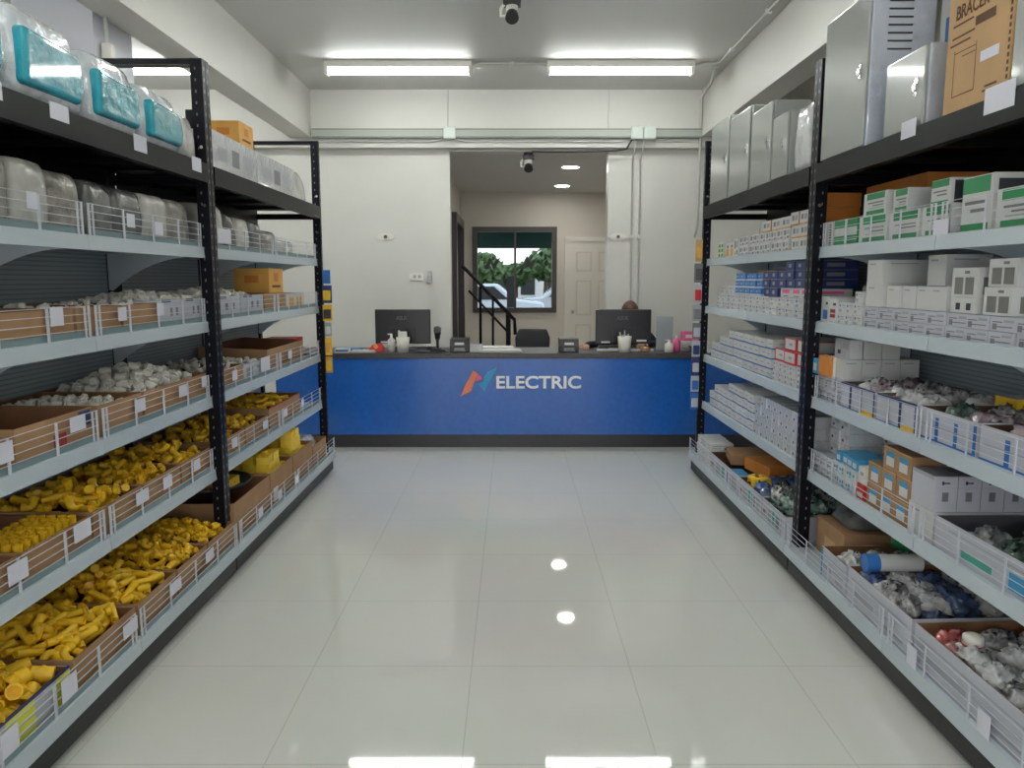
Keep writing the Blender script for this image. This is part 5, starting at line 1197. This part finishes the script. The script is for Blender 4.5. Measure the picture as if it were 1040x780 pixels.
MB().box(-2.245, -2.19, 4.40, 4.46, 2.52, 2.74, 'white_plastic').build('lamp_case', e, bevel=.01); MB().tube([(-2.22, 4.43, 2.74), (-2.22, 4.43, 2.90)], .012, 'conduit', 8).build('conduit', e)
# strips of hanging packs
def strip(x, y, z0, spec, lab, hookx=None):
    zt = z0
    for i, (h, w, m, m2) in enumerate(spec):
        e = thing('blister_pack', (x, y, zt - h), lab + ', ' + ORD[i] + ' from the top', 'pack', lab + 's')
        MB().box(x - w / 2, x + w / 2, y, y + .006, zt - h, zt, m2).build('backing_card', e)
        MB().prism([(zt - h * .85, y), (zt - h * .8, y - .02), (zt - h * .3, y - .02), (zt - h * .25, y)], 0, x - w * .38, x + w * .38, m).build('blister', e) if False else \
        MB().box(x - w * .38, x + w * .38, y - .022, y, zt - h * .85, zt - h * .28, m).build('blister', e, bevel=.006)
        zt -= h + .012
strip(-1.365, 5.71, 1.53, [(.10, .055, 'blue', 'blue'), (.13, .07, 'yellow', 'navy'), (.12, .07, 'dark_print', 'yellow'), (.10, .05, 'white_card', 'pale_print'), (.13, .05, 'amber_card', 'yellow'), (.12, .05, 'yellow', 'amber_card')], 'small hanging pack on the far left upright')
strip(1.37, 5.71, 1.75, [(.16, .05, 'amber_card', 'kraft_light'), (.14, .06, 'grey_plastic', 'grey_print'), (.14, .06, 'red', 'lilac_card'), (.12, .06, 'grey_print', 'pale_print'), (.12, .06, 'lilac_card', 'grey_print'), (.12, .06, 'navy', 'lilac_card'), (.12, .06, 'lilac_card', 'navy'), (.12, .06, 'blue', 'lilac_card'), (.12, .06, 'lilac_card', 'blue')], 'small hanging pack on the far right upright')

# ================================================================ LIGHT, SKY, CAMERA
w = bpy.data.worlds.new('sky'); scn.world = w; w.use_nodes = True
nt = w.node_tree; bg = nt.nodes['Background']
tc = nt.nodes.new('ShaderNodeTexCoord'); sp = nt.nodes.new('ShaderNodeSeparateXYZ'); cr = nt.nodes.new('ShaderNodeValToRGB')
nt.links.new(tc.outputs['Generated'], sp.inputs[0]); nt.links.new(sp.outputs['Z'], cr.inputs['Fac'])
cr.color_ramp.elements[0].position = 0.0; cr.color_ramp.elements[0].color = (0.98, 0.985, 0.97, 1)
cr.color_ramp.elements[1].position = 0.7; cr.color_ramp.elements[1].color = (0.72, 0.84, 1.0, 1)
nt.links.new(cr.outputs['Color'], bg.inputs['Color']); bg.inputs['Strength'].default_value = 3.0
# daylight entering through the glazed shop front
def area(name, loc, rot, sx, sy, power, col, portal=False):
    l = bpy.data.lights.new(name, 'AREA'); l.shape = 'RECTANGLE'; l.size = sx; l.size_y = sy; l.energy = power; l.color = col
    o = bpy.data.objects.new(name, l); COL.objects.link(o); o.location = loc; o.rotation_euler = rot
    if portal: l.cycles.is_portal = True
    return o
area('shopfront_daylight', (-1.1, -6.2, 1.6), (PI / 2, 0, 0), 6.8, 2.8, 1, (1, 1, 1), True)
cam = bpy.data.cameras.new('camera'); co = bpy.data.objects.new('camera', cam); COL.objects.link(co)
cam.sensor_width = 36; cam.lens = 36 * 781 / 1040; cam.clip_start = .05; cam.clip_end = 200
co.location = (0, 0, 1.46); co.rotation_euler = (PI / 2 - math.radians(7.73), 0, 0)
scn.camera = co
vs = scn.view_settings; vs.view_transform = 'Standard'; vs.look = 'None'; vs.gamma = 1; vs.use_curve_mapping = False; vs.exposure = 0.0
scn.cycles.max_bounces = 8; scn.cycles.diffuse_bounces = 5
